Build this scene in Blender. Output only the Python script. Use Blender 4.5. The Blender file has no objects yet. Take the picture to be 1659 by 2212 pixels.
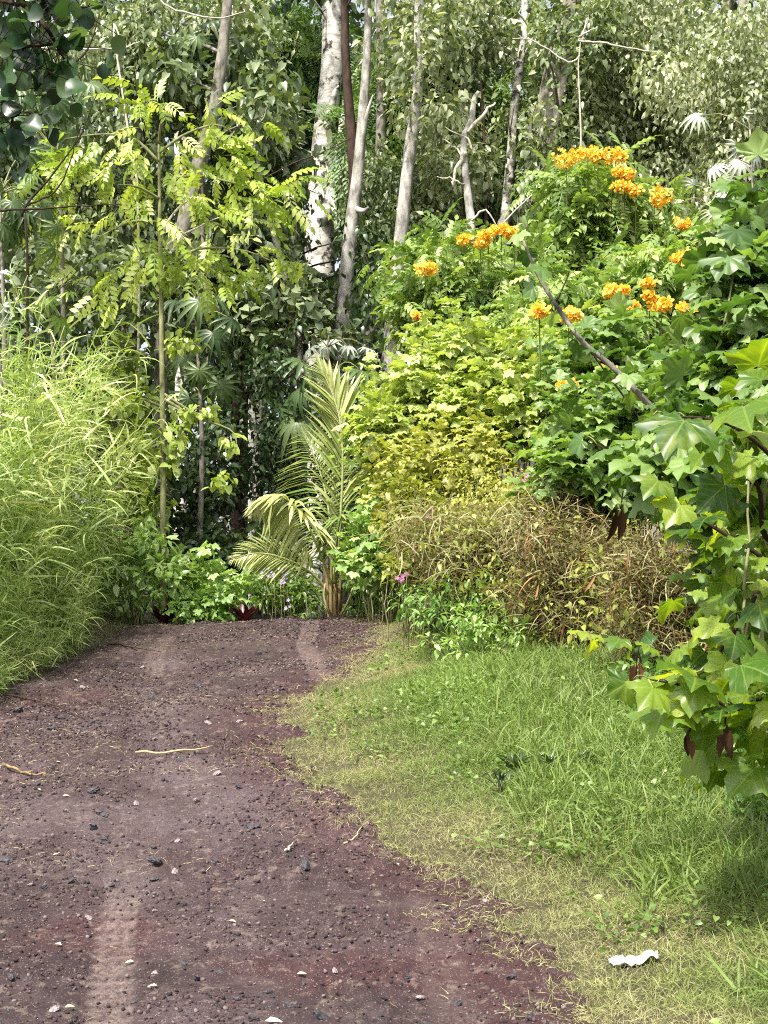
import bpy, math
import numpy as np
from math import radians as RAD
rng = np.random.default_rng(7)
S = bpy.context.scene

# ---------------------------------------------------------------- camera, sky, sun, exposure
F = 3195.0                       # focal length in units of a 1659 x 2212 picture
CAMZ = 1.5
PITCH = math.atan(234 / F)
cd = bpy.data.cameras.new("camera"); cam = bpy.data.objects.new("camera", cd)
S.collection.objects.link(cam); S.camera = cam
cam.location = (0, 0, CAMZ); cam.rotation_euler = (RAD(90) + PITCH, 0, 0)
cd.sensor_fit = 'VERTICAL'; cd.sensor_height = 36; cd.lens = 36 * F / 2212
cd.clip_end = 2000; cd.clip_start = 0.05
SUN_EL, SUN_AZ = 55, -150        # azimuth clockwise from +Y (view direction)
w = bpy.data.worlds.new("World"); S.world = w; w.use_nodes = True
sky = w.node_tree.nodes.new('ShaderNodeTexSky'); sky.sky_type = 'NISHITA'; sky.sun_disc = False
sky.sun_elevation = RAD(SUN_EL); sky.sun_rotation = RAD(SUN_AZ)
sky.air_density = 1.0; sky.dust_density = 5.0; sky.ozone_density = 0.6
bg = w.node_tree.nodes['Background']; bg.inputs['Strength'].default_value = 0.15
hs = w.node_tree.nodes.new('ShaderNodeHueSaturation'); hs.inputs['Saturation'].default_value = .45   # thin high cloud
w.node_tree.links.new(sky.outputs[0], hs.inputs['Color']); w.node_tree.links.new(hs.outputs[0], bg.inputs[0])
sd = bpy.data.lights.new("sun", 'SUN'); so = bpy.data.objects.new("sun", sd); S.collection.objects.link(so)
sd.energy = 3.9; sd.angle = RAD(3); sd.color = (1.0, 0.95, 0.86)
so.rotation_euler = (RAD(90 - SUN_EL), 0, RAD(180 - SUN_AZ) )
so.location = (0, 0, 30)
S.view_settings.view_transform = 'Standard'; S.view_settings.look = 'None'
S.view_settings.exposure = 1.1; S.view_settings.gamma = 1.0
S.cycles.use_denoising = False
S.cycles.max_bounces = 7; S.cycles.diffuse_bounces = 4; S.cycles.transmission_bounces = 4; S.cycles.glossy_bounces = 2
S.cycles.filter_width = 1.1

# ---------------------------------------------------------------- small maths
cp, sp_ = math.cos(PITCH), math.sin(PITCH)
def P(u, v, d):
    """picture point (1659 x 2212) at forward distance d -> world"""
    a = (np.asarray(u, float) - 829.5) / F; c = -(np.asarray(v, float) - 1106) / F
    y = cp - c * sp_; z = sp_ + c * cp
    return np.stack([a / y * d, np.ones_like(a) * d, CAMZ + z / y * d], -1)
def nrm(a): return a / np.maximum(np.linalg.norm(a, axis=-1, keepdims=True), 1e-9)
def sstep(a, b, x): t = np.clip((x - a) / (b - a), 0, 1); return t * t * (3 - 2 * t)
_pt = np.random.default_rng(3).random((257, 257))
def vnoise(x, y):
    xi = np.floor(x).astype(int); yi = np.floor(y).astype(int)
    fx = x - xi; fy = y - yi; fx = fx * fx * (3 - 2 * fx); fy = fy * fy * (3 - 2 * fy)
    g = lambda a, b: _pt[a % 257, b % 257]
    return (g(xi, yi) * (1 - fx) + g(xi + 1, yi) * fx) * (1 - fy) + (g(xi, yi + 1) * (1 - fx) + g(xi + 1, yi + 1) * fx) * fy
def fbm(x, y, o=4):
    r = 0; a = .5; s = 0
    for k in range(o):
        r = r + a * vnoise(x * 2 ** k + 17.3 * k, y * 2 ** k + 9.1 * k); s += a; a *= .5
    return r / s

# ---------------------------------------------------------------- terrain height
_yy = np.linspace(-80, 400, 4801)
_zz = np.interp(_yy, [-80, 0, 5.8, 7.2, 10, 12, 15, 17, 18.6, 22, 30, 60, 400], [-.5, 0, 0, .05, .5, .8, 1.22, 1.46, 1.5, 1.38, 1.3, 1.6, 6])
_k = np.hanning(15); _k /= _k.sum(); _zz = np.convolve(np.pad(_zz, 7, mode='edge'), _k, 'valid')
def zprof(x, y): return np.interp(y, _yy, _zz) + .036 * np.clip(x + 1.5, -4, 5) * sstep(9, 16, y)
def ypx(v): # distance of road at picture row v
    ys = np.linspace(4, 17.2, 600); vv = 1340 + F * (CAMZ - np.interp(ys, _yy, _zz)) / ys
    return np.interp(-np.asarray(v, float), -vv, ys)
_ev = np.array([2212, 2130, 2050, 1950, 1830, 1710, 1600, 1540, 1460, 1390, 1345.]); _eu = np.array([1310, 1245, 1168, 1045, 870, 700, 600, 620, 740, 825, 800.])
_ey = ypx(_ev); _ex = (_eu - 829.5) / F * _ey
def xr(y): return np.interp(y, np.r_[-30, 3, _ey, 19, 22], np.r_[1.6, 1.3, _ex, .5, 3.5]) + .24 * (vnoise(y * 3.1, y * 0 + 5) - .5) + .13 * (vnoise(y * 11, y * 0 + 9) - .5)
def xl(y): return np.interp(y, [-30, 5, 12.2, 14, 15, 17, 19, 22], [-3.1, -3.15, -3.2, -3.06, -2.93, -2.97, -2.4, -.5]) + .12 * (vnoise(y * 2.7, y * 0 + 25) - .5)
def G(x, y):
    z = zprof(x, y)
    dr = x - xr(y); dl = xl(y) - x
    z = z + .16 * sstep(0, 1.6, dr) + .1 * sstep(1.5, 5, dr) + .22 * sstep(0, 1.4, dl)
    return z + .05 * (fbm(x * 1.3, y * 1.3, 3) - .5) * sstep(-.1, .6, np.maximum(dr, dl))

# ---------------------------------------------------------------- object helpers
def tag(o, label=None, cat=None, group=None, kind=None):
    if label: o['label'] = label
    if cat: o['category'] = cat
    if group: o['group'] = group
    if kind: o['kind'] = kind
    return o
def empty(name, loc, label, cat, group=None):
    o = bpy.data.objects.new(name, None); S.collection.objects.link(o)
    o.location = [float(a) for a in loc]; o.empty_display_size = .1
    return tag(o, label, cat, group)
def link(name, me, mat, parent=None):
    o = bpy.data.objects.new(name, me); S.collection.objects.link(o)
    if mat and not me.materials: me.materials.append(mat)
    if parent:
        o.parent = parent; o.location = -parent.location
    return o
class MB:
    """collects stamped geometry with attributes 'tint' and 'luv', builds ONE mesh"""
    def __init__(s): s.v = []; s.f = []; s.n = []; s.t = []; s.l = []; s.c = 0
    def raw(s, v, f, n, t, l):
        s.v.append(v); s.f.append(f + s.c); s.n.append(n); s.t.append(t); s.l.append(l); s.c += len(v)
    def stamp(s, T, pos, R, sc, tint):
        tv, tf, tl = T; N = len(pos)
        if N == 0: return
        sc = np.asarray(sc, float)
        if sc.ndim == 0: sc = np.full(N, sc)
        loc = tv[None] * (sc[:, None, None] if sc.ndim == 1 else sc[:, None, :])
        w_ = np.einsum('nij,nkj->nki', R, loc) + pos[:, None, :]
        k = len(tv)
        f = np.concatenate([a.ravel() for a in tf]); cnt = np.concatenate([np.full(len(a), a.shape[1]) for a in tf])
        ff = (f[None] + (np.arange(N) * k)[:, None]).ravel()
        s.raw(w_.reshape(-1, 3), ff, np.tile(cnt, N), np.repeat(tint, k), np.tile(tl, (N, 1)))
    def tube(s, pts, rad, sides=6, tint=.5):
        pts = np.asarray(pts, float); n = len(pts)
        rad = np.interp(np.linspace(0, 1, n), np.linspace(0, 1, len(rad)), rad) if np.ndim(rad) else np.full(n, rad)
        d = np.gradient(pts, axis=0); d = nrm(d)
        ref = np.array([1., .13, .07]) if abs(d[n // 2][2]) > .6 else np.array([.05, .1, 1.])
        x = nrm(np.cross(d, ref)); y = np.cross(d, x)
        a = np.arange(sides) / sides * 2 * np.pi
        v = pts[:, None] + rad[:, None, None] * (np.cos(a)[None, :, None] * x[:, None] + np.sin(a)[None, :, None] * y[:, None])
        i = np.arange(n - 1)[:, None] * sides; j = np.arange(sides)[None]; j2 = (j + 1) % sides
        q = np.stack([i + j, i + j2, i + j2 + sides, i + j + sides], -1).reshape(-1)
        L = np.stack([np.tile(a / 6.2832, n), np.repeat(np.linspace(0, 1, n), sides)], -1)
        v = v.reshape(-1, 3)
        cap = np.r_[np.arange(sides)[::-1], (n - 1) * sides + np.arange(sides)]
        s.raw(v, np.r_[q, cap], np.r_[np.full((n - 1) * sides, 4), [sides, sides]], np.full(len(v), tint), L)
    def build(s, name, mat, parent=None, smooth=True):
        if not s.v: return None
        v = np.concatenate(s.v); f = np.concatenate(s.f); n = np.concatenate(s.n)
        me = bpy.data.meshes.new(name)
        me.vertices.add(len(v)); me.loops.add(len(f)); me.polygons.add(len(n))
        me.vertices.foreach_set('co', v.ravel().astype(np.float32))
        me.loops.foreach_set('vertex_index', f.astype(np.int32))
        me.polygons.foreach_set('loop_start', np.r_[0, np.cumsum(n)[:-1]].astype(np.int32))
        me.polygons.foreach_set('loop_total', n.astype(np.int32))
        me.update(calc_edges=True)
        a = me.attributes.new('tint', 'FLOAT', 'POINT'); a.data.foreach_set('value', np.concatenate(s.t).astype(np.float32))
        a = me.attributes.new('luv', 'FLOAT2', 'POINT'); a.data.foreach_set('vector', np.concatenate(s.l).ravel().astype(np.float32))
        if smooth: me.polygons.foreach_set('use_smooth', np.ones(len(n), bool))
        return link(name, me, mat, parent)
def spline(pts, n=16):
    pts = np.asarray(pts, float); m = len(pts)
    if m == 2: return pts[0] + (pts[1] - pts[0]) * np.linspace(0, 1, n)[:, None]
    p = np.vstack([2 * pts[0] - pts[1], pts, 2 * pts[-1] - pts[-2]]); out = []
    for t in np.linspace(0, m - 1.0001, n):
        i = int(t); f = t - i; a, b, c, d = p[i:i + 4]
        out.append(.5 * ((2 * b) + (c - a) * f + (2 * a - 5 * b + 4 * c - d) * f * f + (3 * b - a - 3 * c + d) * f ** 3))
    return np.array(out)
def basis(D, N):
    D = nrm(D); X = nrm(np.cross(D, N)); Z = np.cross(X, D)
    return np.stack([X, D, Z], -1)
def rnd(n): return rng.normal(size=(n, 3))
def unit(n): return nrm(rnd(n))

# ---------------------------------------------------------------- leaf templates (length 1 along +Y, normal +Z)
def T(v, faces, l=None):
    v = np.array(v, float); by = {}
    for f in faces: by.setdefault(len(f), []).append(f)
    if l is None: l = v[:, :2] * [.5, 1] + [.5, 0]
    return v, [np.array(a) for a in by.values()], np.array(l, float)
def t_lance(w=.16, fold=.06, droop=.18):
    v = [(0, 0, 0), (-w, .35, fold), (0, .38, 0), (w, .35, fold), (-w * .75, .68, fold - droop * .4), (0, .7, -droop * .45), (w * .75, .68, fold - droop * .4), (0, 1, -droop)]
    return T(v, [(0, 2, 1), (0, 3, 2), (1, 2, 5, 4), (2, 3, 6, 5), (4, 5, 7), (5, 6, 7)])
def t_heart(w=.42):
    v = [(0, 0, 0), (-w * .7, -.12, .03), (-w, .25, .08), (-w * .62, .65, .02), (0, 1, -.14), (w * .62, .65, .02), (w, .25, .08), (w * .7, -.12, .03), (0, .4, 0)]
    return T(v, [(0, 8, 2, 1), (8, 3, 2), (8, 4, 3), (8, 5, 4), (8, 6, 5), (0, 7, 6, 8)])
def t_round():
    n = 12; a = np.linspace(0, 2 * np.pi, n, endpoint=False)
    o = [(.44 * math.sin(t) * (1 + .05 * math.sin(3 * t)), .5 - .5 * math.cos(t), .10 * math.cos(2 * t) + .04) for t in a]
    return T([(0, .5, -.02)] + o, [(0, 1 + (i + 1) % n, 1 + i) for i in range(n)])
def t_lobed(detail=1):
    # five pointed lobes with shallow notches, like a grape or maple leaf
    k = [(0, .1), (25, .55 * .9), (14, .3)]
    tips = [(-126, .5), (-62, .8), (0, 1.0), (62, .8), (126, .5)]
    pol = []
    for i, (a, r) in enumerate(tips):
        pol.append((a - 20, r * .76)); pol.append((a - 9, r * .86)); pol.append((a, r)); pol.append((a + 9, r * .85)); pol.append((a + 20, r * .77))
        if i < 4: pol.append(((a + tips[i + 1][0]) / 2, .58 if i in (1, 2) else .46))
    pol.append((178, .08)); pol.insert(0, (-178, .08))
    o = []
    for a, r in pol:
        t = RAD(a); x = math.sin(t) * r; y = .28 + math.cos(t) * r * .72
        o.append((x, y))
    o = np.array(o); n = len(o); c = np.array([0, .24])
    rings = [0.34, .68, 1.0] if detail > 1 else [.55, 1.]
    v = [(c[0], c[1], 0)]; l = [(.5, .24)]
    for q in rings:
        for j, (x, y) in enumerate(o):
            px, py = c + (np.array([x, y]) - c) * q
            rr = math.hypot(px, py - .24)
            z = -.34 * rr ** 2 * (1 + .5 * math.sin(j * 1.7)) + .16 * abs(px) * (1 - rr) + .05 * math.sin(j * 2.4) * q * q
            v.append((px, py, z)); l.append((px * .5 + .5, py))
    f = [(0, 1 + (j + 1) % n, 1 + j) for j in range(n - 1)]
    for q in range(len(rings) - 1):
        b = 1 + q * n
        f += [(b + j, b + j + 1, b + n + j + 1, b + n + j) for j in range(n - 1)]
    return T(v, f, l)
def merge(parts):
    v = []; by = {}; l = []; c = 0
    for (a, fs, b) in parts:
        v.append(a); l.append(b)
        for f in fs: by.setdefault(f.shape[1], []).append(f + c)
        c += len(a)
    return np.concatenate(v), [np.concatenate(a) for a in by.values()], np.concatenate(l)
def place(Tm, pos, D, N, s):
    R = basis(np.array([D], float), np.array([N], float))[0]
    return (Tm[0] * s) @ R.T + np.array(pos), Tm[1], Tm[2]
def t_palmate(n=9, droop=.35, w=.12):
    lf = t_lance(w, .05, droop); ps = []
    for i in range(n):
        a = (i - (n - 1) / 2) * (300 / n); t = RAD(a); ln = 1 - .3 * abs(a) / 150
        ps.append(place(lf, (0, 0, 0), (math.sin(t), math.cos(t), -.18), (0, 0, 1), ln * .5))
    return merge(ps)
def t_pinnate(n=5, lw=.3, ll=.34, droop=.3):
    lf = t_lance(lw, .04, .25); ps = []
    for i in range(n):
        y = .22 + .7 * i / n; z = -droop * y * y
        for sgn in (-1, 1): ps.append(place(lf, (0, y, z), (sgn, .55, -.35), (0, 0, 1), ll * (1 - .25 * abs(i / n - .4))))
    ps.append(place(lf, (0, .92, -droop * .85), (0, 1, -.5), (0, 0, 1), ll))
    w = .008; ps.append(T([(-w, 0, 0), (w, 0, 0), (w, .5, -droop * .25), (-w, .5, -droop * .25), (w, .95, -droop * .9), (-w, .95, -droop * .9)], [(0, 1, 2, 3), (3, 2, 4, 5)]))
    return merge(ps)
def t_blade(bend=.5, w=.02, seg=4):
    v = []; f = []
    for i in range(seg + 1):
        t = i / seg; a = bend * 2.2 * t; y = math.sin(a) / max(bend * 2.2, .01); z = (1 - math.cos(a)) / max(bend * 2.2, .01)
        ww = w * (1 - t ** 2) + .001
        # grows along +Y, bending towards -Z
        v += [(-ww, y, -z), (ww, y, -z)]
    for i in range(seg): f.append((2 * i, 2 * i + 1, 2 * i + 3, 2 * i + 2))
    return T(v, f)
def t_bipin(n=6):
    ps = []; q = T([(-.02, 0, 0), (.0, .5, .012), (.02, 0, 0)], [(0, 1, 2)])
    lf = T([(0, 0, 0), (-.16, .5, .03), (0, 1, -.12), (.16, .5, .03)], [(0, 3, 2, 1)])
    for i in range(n):
        y = .15 + .8 * i / n; z = -.25 * y * y
        for sg in (-1, 1):
            d = np.array([sg, .5, -.25]); d /= np.linalg.norm(d); L = .42 * (1 - .5 * abs(i / n - .35))
            for k in range(4):
                b = np.array([0, y, z]) + d * L * (k + .5) / 4
                for s2 in (-1, 1):
                    ps.append(place(lf, b, (d[0] * .6 - s2 * d[1], d[1] * .6 + s2 * d[0], -.15), (0, 0, 1), .17))
    return merge(ps)
LANCE = t_lance(); LANCEW = t_lance(.24, .05, .25); HEART = t_heart(); ROUND = t_round(); LOBED = t_lobed(1); LOBED2 = t_lobed(2)
PALM9 = t_palmate(); PALM11 = t_palmate(11, .5, .09); PINN = t_pinnate(4, .25, .36, .4); BIPIN = t_bipin(5); DROOP = t_heart(.30)
BL = [t_blade(b, w) for b, w in ((.15, .012), (.4, .014), (.75, .013), (1.1, .012))]
BLW = [t_blade(b, w, 5) for b, w in ((.35, .022), (.7, .022), (1.05, .02))]

# gaps in the canopy: leaves are sparse round these trunks (polyline, half width, nearer than distance, share kept)
GAPS = [([(700, 540), (692, 420), (702, 300), (716, 150), (718, 30)], 50, 31.6, .05), ([(726, 480), (730, 330), (750, 200)], 26, 31, .15),
        ([(728, 690), (748, 610), (757, 500), (768, 400), (760, 300), (750, 180), (745, 60)], 17, 25, .12), ([(745, 640), (757, 500), (772, 380), (786, 220), (795, 60)], 16, 25, .15),
        ([(838, 860), (836, 820), (852, 640), (872, 450), (888, 300)], 20, 24, .1), ([(888, 300), (903, 180), (904, 0)], 16, 24, .45),
        ([(1092, 500), (1104, 330), (1112, 220), (1126, 120), (1134, 0)], 13, 27, .2), ([(1160, 450), (1180, 260), (1205, 120), (1225, 0)], 24, 25.5, .45),
        ([(1014, 500), (1004, 380), (1002, 300), (1030, 205)], 14, 23, .2), ([(1004, 400), (978, 410)], 16, 23, .3), ([(355, 660), (385, 540), (408, 440), (432, 350)], 20, 21.8, .5),
        ([(640, 740), (616, 600), (590, 500)], 12, 23, .3), ([(1322, 170), (1325, 115)], 12, 30, .3), ([(383, 40), (386, 120)], 14, 38, .3), ([(1250, 88), (1400, 110)], 10, 23, .4)]
HOLES = [(655, 10, 40, 26), (372, 75, 26, 22), (870, 315, 26, 20), (845, 550, 16, 12), (335, 30, 14, 14), (600, 18, 20, 12), (1180, 18, 10, 8), (800, 250, 9, 14), (90, 265, 9, 9), (1270, 70, 8, 6), (700, 45, 8, 40), (420, 20, 12, 10)]
def gapmask(p):
    y = p[:, 1]; z = p[:, 2] - CAMZ; c = -y * sp_ + z * cp; f = y * cp + z * sp_; u = 829.5 + F * p[:, 0] / f; v = 1106 - F * c / f
    keep = np.ones(len(p), bool); r_ = rng.random(len(p))
    for pl, hw, dm, k in GAPS:
        d = np.full(len(p), 1e9)
        for (a, b), (e, g) in zip(pl[:-1], pl[1:]):
            t = np.clip(((u - a) * (e - a) + (v - b) * (g - b)) / ((e - a) ** 2 + (g - b) ** 2), 0, 1); d = np.minimum(d, np.hypot(u - a - t * (e - a), v - b - t * (g - b)))
        keep &= ~((d < hw) & (y < dm) & (y > 19.5) & (r_ > k))
    for a, b, ra, rb in HOLES: keep &= ~((((u - a) / ra) ** 2 + ((v - b) / rb) ** 2 < .6 + .8 * r_) & (y > 19.5) & (rng.random(len(p)) > .08))
    return keep
def canopy(L, cen, r, n, Tm, size, droop=.5, out=.7, shell=.45, tint=(0, 1), flat=1.0, up=1.0, jit=.45):
    """n leaves round every centre (M,3); r scalar or (M,)"""
    cen = np.atleast_2d(cen); M = len(cen); r = np.broadcast_to(r, (M,))
    c = np.repeat(cen, n, 0); rr = np.repeat(r, n); N = len(c)
    d = unit(N); rad = rng.random(N) ** shell
    p = c + d * [1, 1, flat] * (rr * rad)[:, None]
    D = d * out + [0, 0, -droop] + rnd(N) * jit
    Nn = d * .5 + [0, 0, up] + rnd(N) * jit
    ct = np.repeat(rng.random(M), n)
    t = tint[0] + (tint[1] - tint[0]) * np.clip(.5 * ct + .5 * rng.random(N), 0, 1)
    sz = size * (.6 + .75 * rng.random(N)); k = gapmask(p)
    L.stamp(Tm, p[k], basis(D[k], Nn[k]), sz[k], t[k])
def ell(n, u, v, ru, rv, d, dd):
    """n random centres in an ellipse of the picture at distance d +- dd"""
    a = rng.random(n) * 2 * np.pi; q = np.sqrt(rng.random(n)); ph = rng.random(3) * 6.28
    q = q * (1 + .22 * np.sin(2 * a + ph[0]) + .2 * np.sin(3 * a + ph[1]) + .16 * np.sin(5 * a + ph[2])) * (1 + .25 * (rng.random(n) < .12))
    return P(u + np.cos(a) * q * ru, v + np.sin(a) * q * rv, d + (rng.random(n) * 2 - 1) * dd)

# ---------------------------------------------------------------- materials
def rgb(h):
    h = [int(h[i:i + 2], 16) / 255 for i in (0, 2, 4)]
    return tuple((c / 12.92 if c <= .04045 else ((c + .055) / 1.055) ** 2.4) for c in h) + (1,)
def ramp(nt, fac, cols, pos=None):
    r = nt.nodes.new('ShaderNodeValToRGB'); e = r.color_ramp.elements
    pos = pos or np.linspace(0, 1, len(cols))
    while len(e) < len(cols): e.new(.5)
    for i, c in enumerate(cols): e[i].position = float(pos[i]); e[i].color = c if len(c) == 4 else (*c, 1)
    nt.links.new(fac, r.inputs[0]); return r.outputs[0]
def noise(nt, scale, detail=3, rough=.55, vec=None):
    n = nt.nodes.new('ShaderNodeTexNoise'); n.inputs['Scale'].default_value = scale; n.inputs['Detail'].default_value = detail
    n.inputs['Roughness'].default_value = rough
    if vec is None:
        tc = nt.nodes.new('ShaderNodeTexCoord'); vec = tc.outputs['Object']
    nt.links.new(vec, n.inputs['Vector']); return n.outputs['Fac']
def mth(nt, op, a, b=0.0, cl=False):
    m = nt.nodes.new('ShaderNodeMath'); m.operation = op; m.use_clamp = cl
    for i, x in enumerate((a, b)):
        if isinstance(x, (int, float)): m.inputs[i].default_value = x
        else: nt.links.new(x, m.inputs[i])
    return m.outputs[0]
def mix(nt, fac, a, b, mode='MIX'):
    m = nt.nodes.new('ShaderNodeMix'); m.data_type = 'RGBA'; m.blend_type = mode
    for i, x in ((0, fac), (6, a), (7, b)):
        if isinstance(x, (int, float)): m.inputs[i].default_value = x
        elif isinstance(x, tuple): m.inputs[i].default_value = x
        else: nt.links.new(x, m.inputs[i])
    return m.outputs[2]
def attr(nt, name):
    a = nt.nodes.new('ShaderNodeAttribute'); a.attribute_name = name; return a
def leafmat(name, cols, trans=.35, rough=.42, spec=.5, tcol=None, veins=False, pos=None, nscale=1.2):
    m = bpy.data.materials.new(name); m.use_nodes = True; nt = m.node_tree; b = nt.nodes['Principled BSDF']; o = nt.nodes['Material Output']
    t = attr(nt, 'tint').outputs['Fac']
    f = mth(nt, 'ADD', mth(nt, 'MULTIPLY', t, .75), mth(nt, 'MULTIPLY', noise(nt, nscale, 2), .3), True)
    c = ramp(nt, f, cols, pos)
    if veins:
        sx = nt.nodes.new('ShaderNodeSeparateXYZ'); nt.links.new(attr(nt, 'luv').outputs['Vector'], sx.inputs[0])
        x = mth(nt, 'ABSOLUTE', mth(nt, 'SUBTRACT', sx.outputs[0], .5)); y = mth(nt, 'SUBTRACT', sx.outputs[1], .2)
        mid = mth(nt, 'LESS_THAN', x, .009)
        lat = mth(nt, 'LESS_THAN', mth(nt, 'ABSOLUTE', mth(nt, 'SUBTRACT', mth(nt, 'MULTIPLY', y, .62), x)), .008)
        lat2 = mth(nt, 'LESS_THAN', mth(nt, 'ABSOLUTE', mth(nt, 'SUBTRACT', mth(nt, 'FRACT', mth(nt, 'MULTIPLY', mth(nt, 'SUBTRACT', y, mth(nt, 'MULTIPLY', x, 1.1)), 7.)), .5)), .07)
        vv = mth(nt, 'MAXIMUM', mth(nt, 'MAXIMUM', mid, lat), mth(nt, 'MULTIPLY', lat2, .45))
        c = mix(nt, mth(nt, 'MULTIPLY', vv, .28), c, rgb('A3B860'))
    if veins: c = mix(nt, mth(nt, 'MULTIPLY', ramp(nt, noise(nt, 38, 4, .7), [(0, 0, 0, 1), (1, 1, 1, 1)], (.64, .70)), .7), c, rgb('6A5A26'))
    if veins: c = mix(nt, mth(nt, 'MULTIPLY', ramp(nt, noise(nt, 7, 3, .6), [(0, 0, 0, 1), (1, 1, 1, 1)], (.5, .75)), .45), c, rgb('9DA63C'))
    nt.links.new(c, b.inputs['Base Color']); b.inputs['Roughness'].default_value = rough
    b.inputs['Specular IOR Level'].default_value = spec
    tr = nt.nodes.new('ShaderNodeBsdfTranslucent'); nt.links.new(mix(nt, 1.0, c, tcol or (1.5, 1.6, .55, 1), 'MULTIPLY'), tr.inputs[0])
    ms = nt.nodes.new('ShaderNodeMixShader'); ms.inputs[0].default_value = trans
    nt.links.new(b.outputs[0], ms.inputs[1]); nt.links.new(tr.outputs[0], ms.inputs[2]); nt.links.new(ms.outputs[0], o.inputs[0])
    return m
def barkmat(name, c1, c2, scale=6, stretch=4, rough=.85, pos=(.35, .62), spots=None):
    m = bpy.data.materials.new(name); m.use_nodes = True; nt = m.node_tree; b = nt.nodes['Principled BSDF']
    tc = nt.nodes.new('ShaderNodeTexCoord'); mp = nt.nodes.new('ShaderNodeMapping')
    mp.inputs['Scale'].default_value = (1, 1, stretch) if stretch >= 1 else (1, 1, stretch)
    nt.links.new(tc.outputs['Object'], mp.inputs[0])
    f = noise(nt, scale, 6, .65, mp.outputs[0]); c = ramp(nt, f, [c1, c2], pos)
    if spots:
        f2 = noise(nt, scale * .6, 4, .7); c = mix(nt, ramp(nt, f2, [(0, 0, 0, 1), (1, 1, 1, 1)], (.55, .62)), c, spots)
    nt.links.new(c, b.inputs['Base Color']); b.inputs['Roughness'].default_value = rough; b.inputs['Specular IOR Level'].default_value = .2
    bp = nt.nodes.new('ShaderNodeBump'); bp.inputs['Strength'].default_value = .6; bp.inputs['Distance'].default_value = .03
    nt.links.new(f, bp.inputs['Height']); nt.links.new(bp.outputs[0], b.inputs['Normal'])
    return m
M = {}
M['olive'] = leafmat('olive_leaf', [rgb('2C3A22'), rgb('52633E'), rgb('828F66'), rgb('BDC09A')], .25, .36)
M['olive2'] = leafmat('grey_olive_leaf', [rgb('35422A'), rgb('62704C'), rgb('949C76'), rgb('CFCFB0')], .25, .36)
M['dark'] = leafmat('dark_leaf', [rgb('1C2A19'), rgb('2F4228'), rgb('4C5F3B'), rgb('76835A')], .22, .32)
M['vine'] = leafmat('vine_leaf', [rgb('28371F'), rgb('47563A'), rgb('7A8763'), rgb('B7BD9A')], .2, .32)
M['feather'] = leafmat('feather_leaf', [rgb('2E4523'), rgb('4A6836'), rgb('6D874D'), rgb('8FA267')], .3, .5)
M['yellow'] = leafmat('yellow_green_leaf', [rgb('566F26'), rgb('84983C'), rgb('AAB65A'), rgb('D3D796')], .36, .33)
M['shrub'] = leafmat('shrub_leaf', [rgb('4F6425'), rgb('7C8F42'), rgb('A2AF62'), rgb('CBD197')], .35, .33)
M['shrub2'] = leafmat('weedy_shrub_leaf', [rgb('545F28'), rgb('858C42'), rgb('A9A95A'), rgb('C6C080')], .35, .4)
M['fresh'] = leafmat('fresh_leaf', [rgb('42602C'), rgb('6A8C48'), rgb('9BB46E'), rgb('CAD8A8')], .33, .3)
M['flower_leaf'] = leafmat('flowering_shrub_leaf', [rgb('3A5226'), rgb('607A3A'), rgb('8EA35A'), rgb('B6C284')], .33, .4)
M['lobed'] = leafmat('lobed_leaf', [rgb('1C3414'), rgb('365A1C'), rgb('68862E'), rgb('A2B24E')], .5, .36, .5, (2.0, 1.8, .35, 1), True)
M['lobed_far'] = leafmat('lobed_leaf_plain', [rgb('2A451C'), rgb('4E6C32'), rgb('7D9652'), rgb('ABBC80')], .36, .42, .6)
M['round'] = leafmat('round_leaf', [rgb('14261A'), rgb('203A20'), rgb('38552F'), rgb('6A8058')], .3, .3, .6)
M['silver'] = leafmat('silver_leaf', [rgb('8A9582'), rgb('B3BBAA'), rgb('D2D7CB')], .2, .5, .3, (1, 1, .8, 1))
M['cecr'] = leafmat('palmate_leaf', [rgb('2A4022'), rgb('465C36'), rgb('6C7F50')], .25, .4)
M['cecr_light'] = leafmat('pale_palmate_leaf', [rgb('5E7A2C'), rgb('7F9A3C'), rgb('A0B456')], .4, .4)
M['grass'] = leafmat('grass_blade', [rgb('B3A488'), rgb('ACA67C'), rgb('8B9457'), rgb('6A7F42'), rgb('87A04C')], .36, .5, .35, (1.15, 1.22, .72, 1))
M['tall'] = leafmat('tall_grass_blade', [rgb('5E7A3A'), rgb('86A056'), rgb('B0BF7A'), rgb('D2D09E'), rgb('C4A468')], .35, .42, .4, (1.3, 1.35, .6, 1), pos=(0, .35, .72, .93, 1))
M['frond'] = leafmat('frond_leaflet', [rgb('3F5C2C'), rgb('6A8242'), rgb('9DA864'), rgb('CFCF9C')], .33, .32, .5, (1.2, 1.2, .6, 1))
M['brownleaf'] = leafmat('dry_tangle_leaf', [rgb('3E3A24'), rgb('625E38'), rgb('83804C'), rgb('A5A772')], .3, .6, .2, (1.1, 1, .6, 1))
M['dead'] = leafmat('dead_leaf', [rgb('2A1D14'), rgb('4A3220'), rgb('8A5C3A'), rgb('B98A62')], .15, .7, .2, (1, .8, .6, 1))
M['straw'] = leafmat('straw', [rgb('7A6C4E'), rgb('AC9C76'), rgb('D6C9A4')], .2, .7, .2, (1, .9, .6, 1))
M['orange'] = leafmat('orange_petal', [rgb('B8651A'), rgb('F5C440'), rgb('FFDA60'), rgb('FFE990')], .3, .6, .2, (1.0, 1.0, .5, 1))
M['purple'] = leafmat('purple_petal', [rgb('A685D0'), rgb('C6AEE8'), rgb('E4D6F5')], .3, .6, .2, (1, 1, 1, 1))
M['pink'] = leafmat('pink_petal', [rgb('C470A8'), rgb('DE9CC8')], .3, .6, .2, (1, 1, 1, 1))
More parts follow.
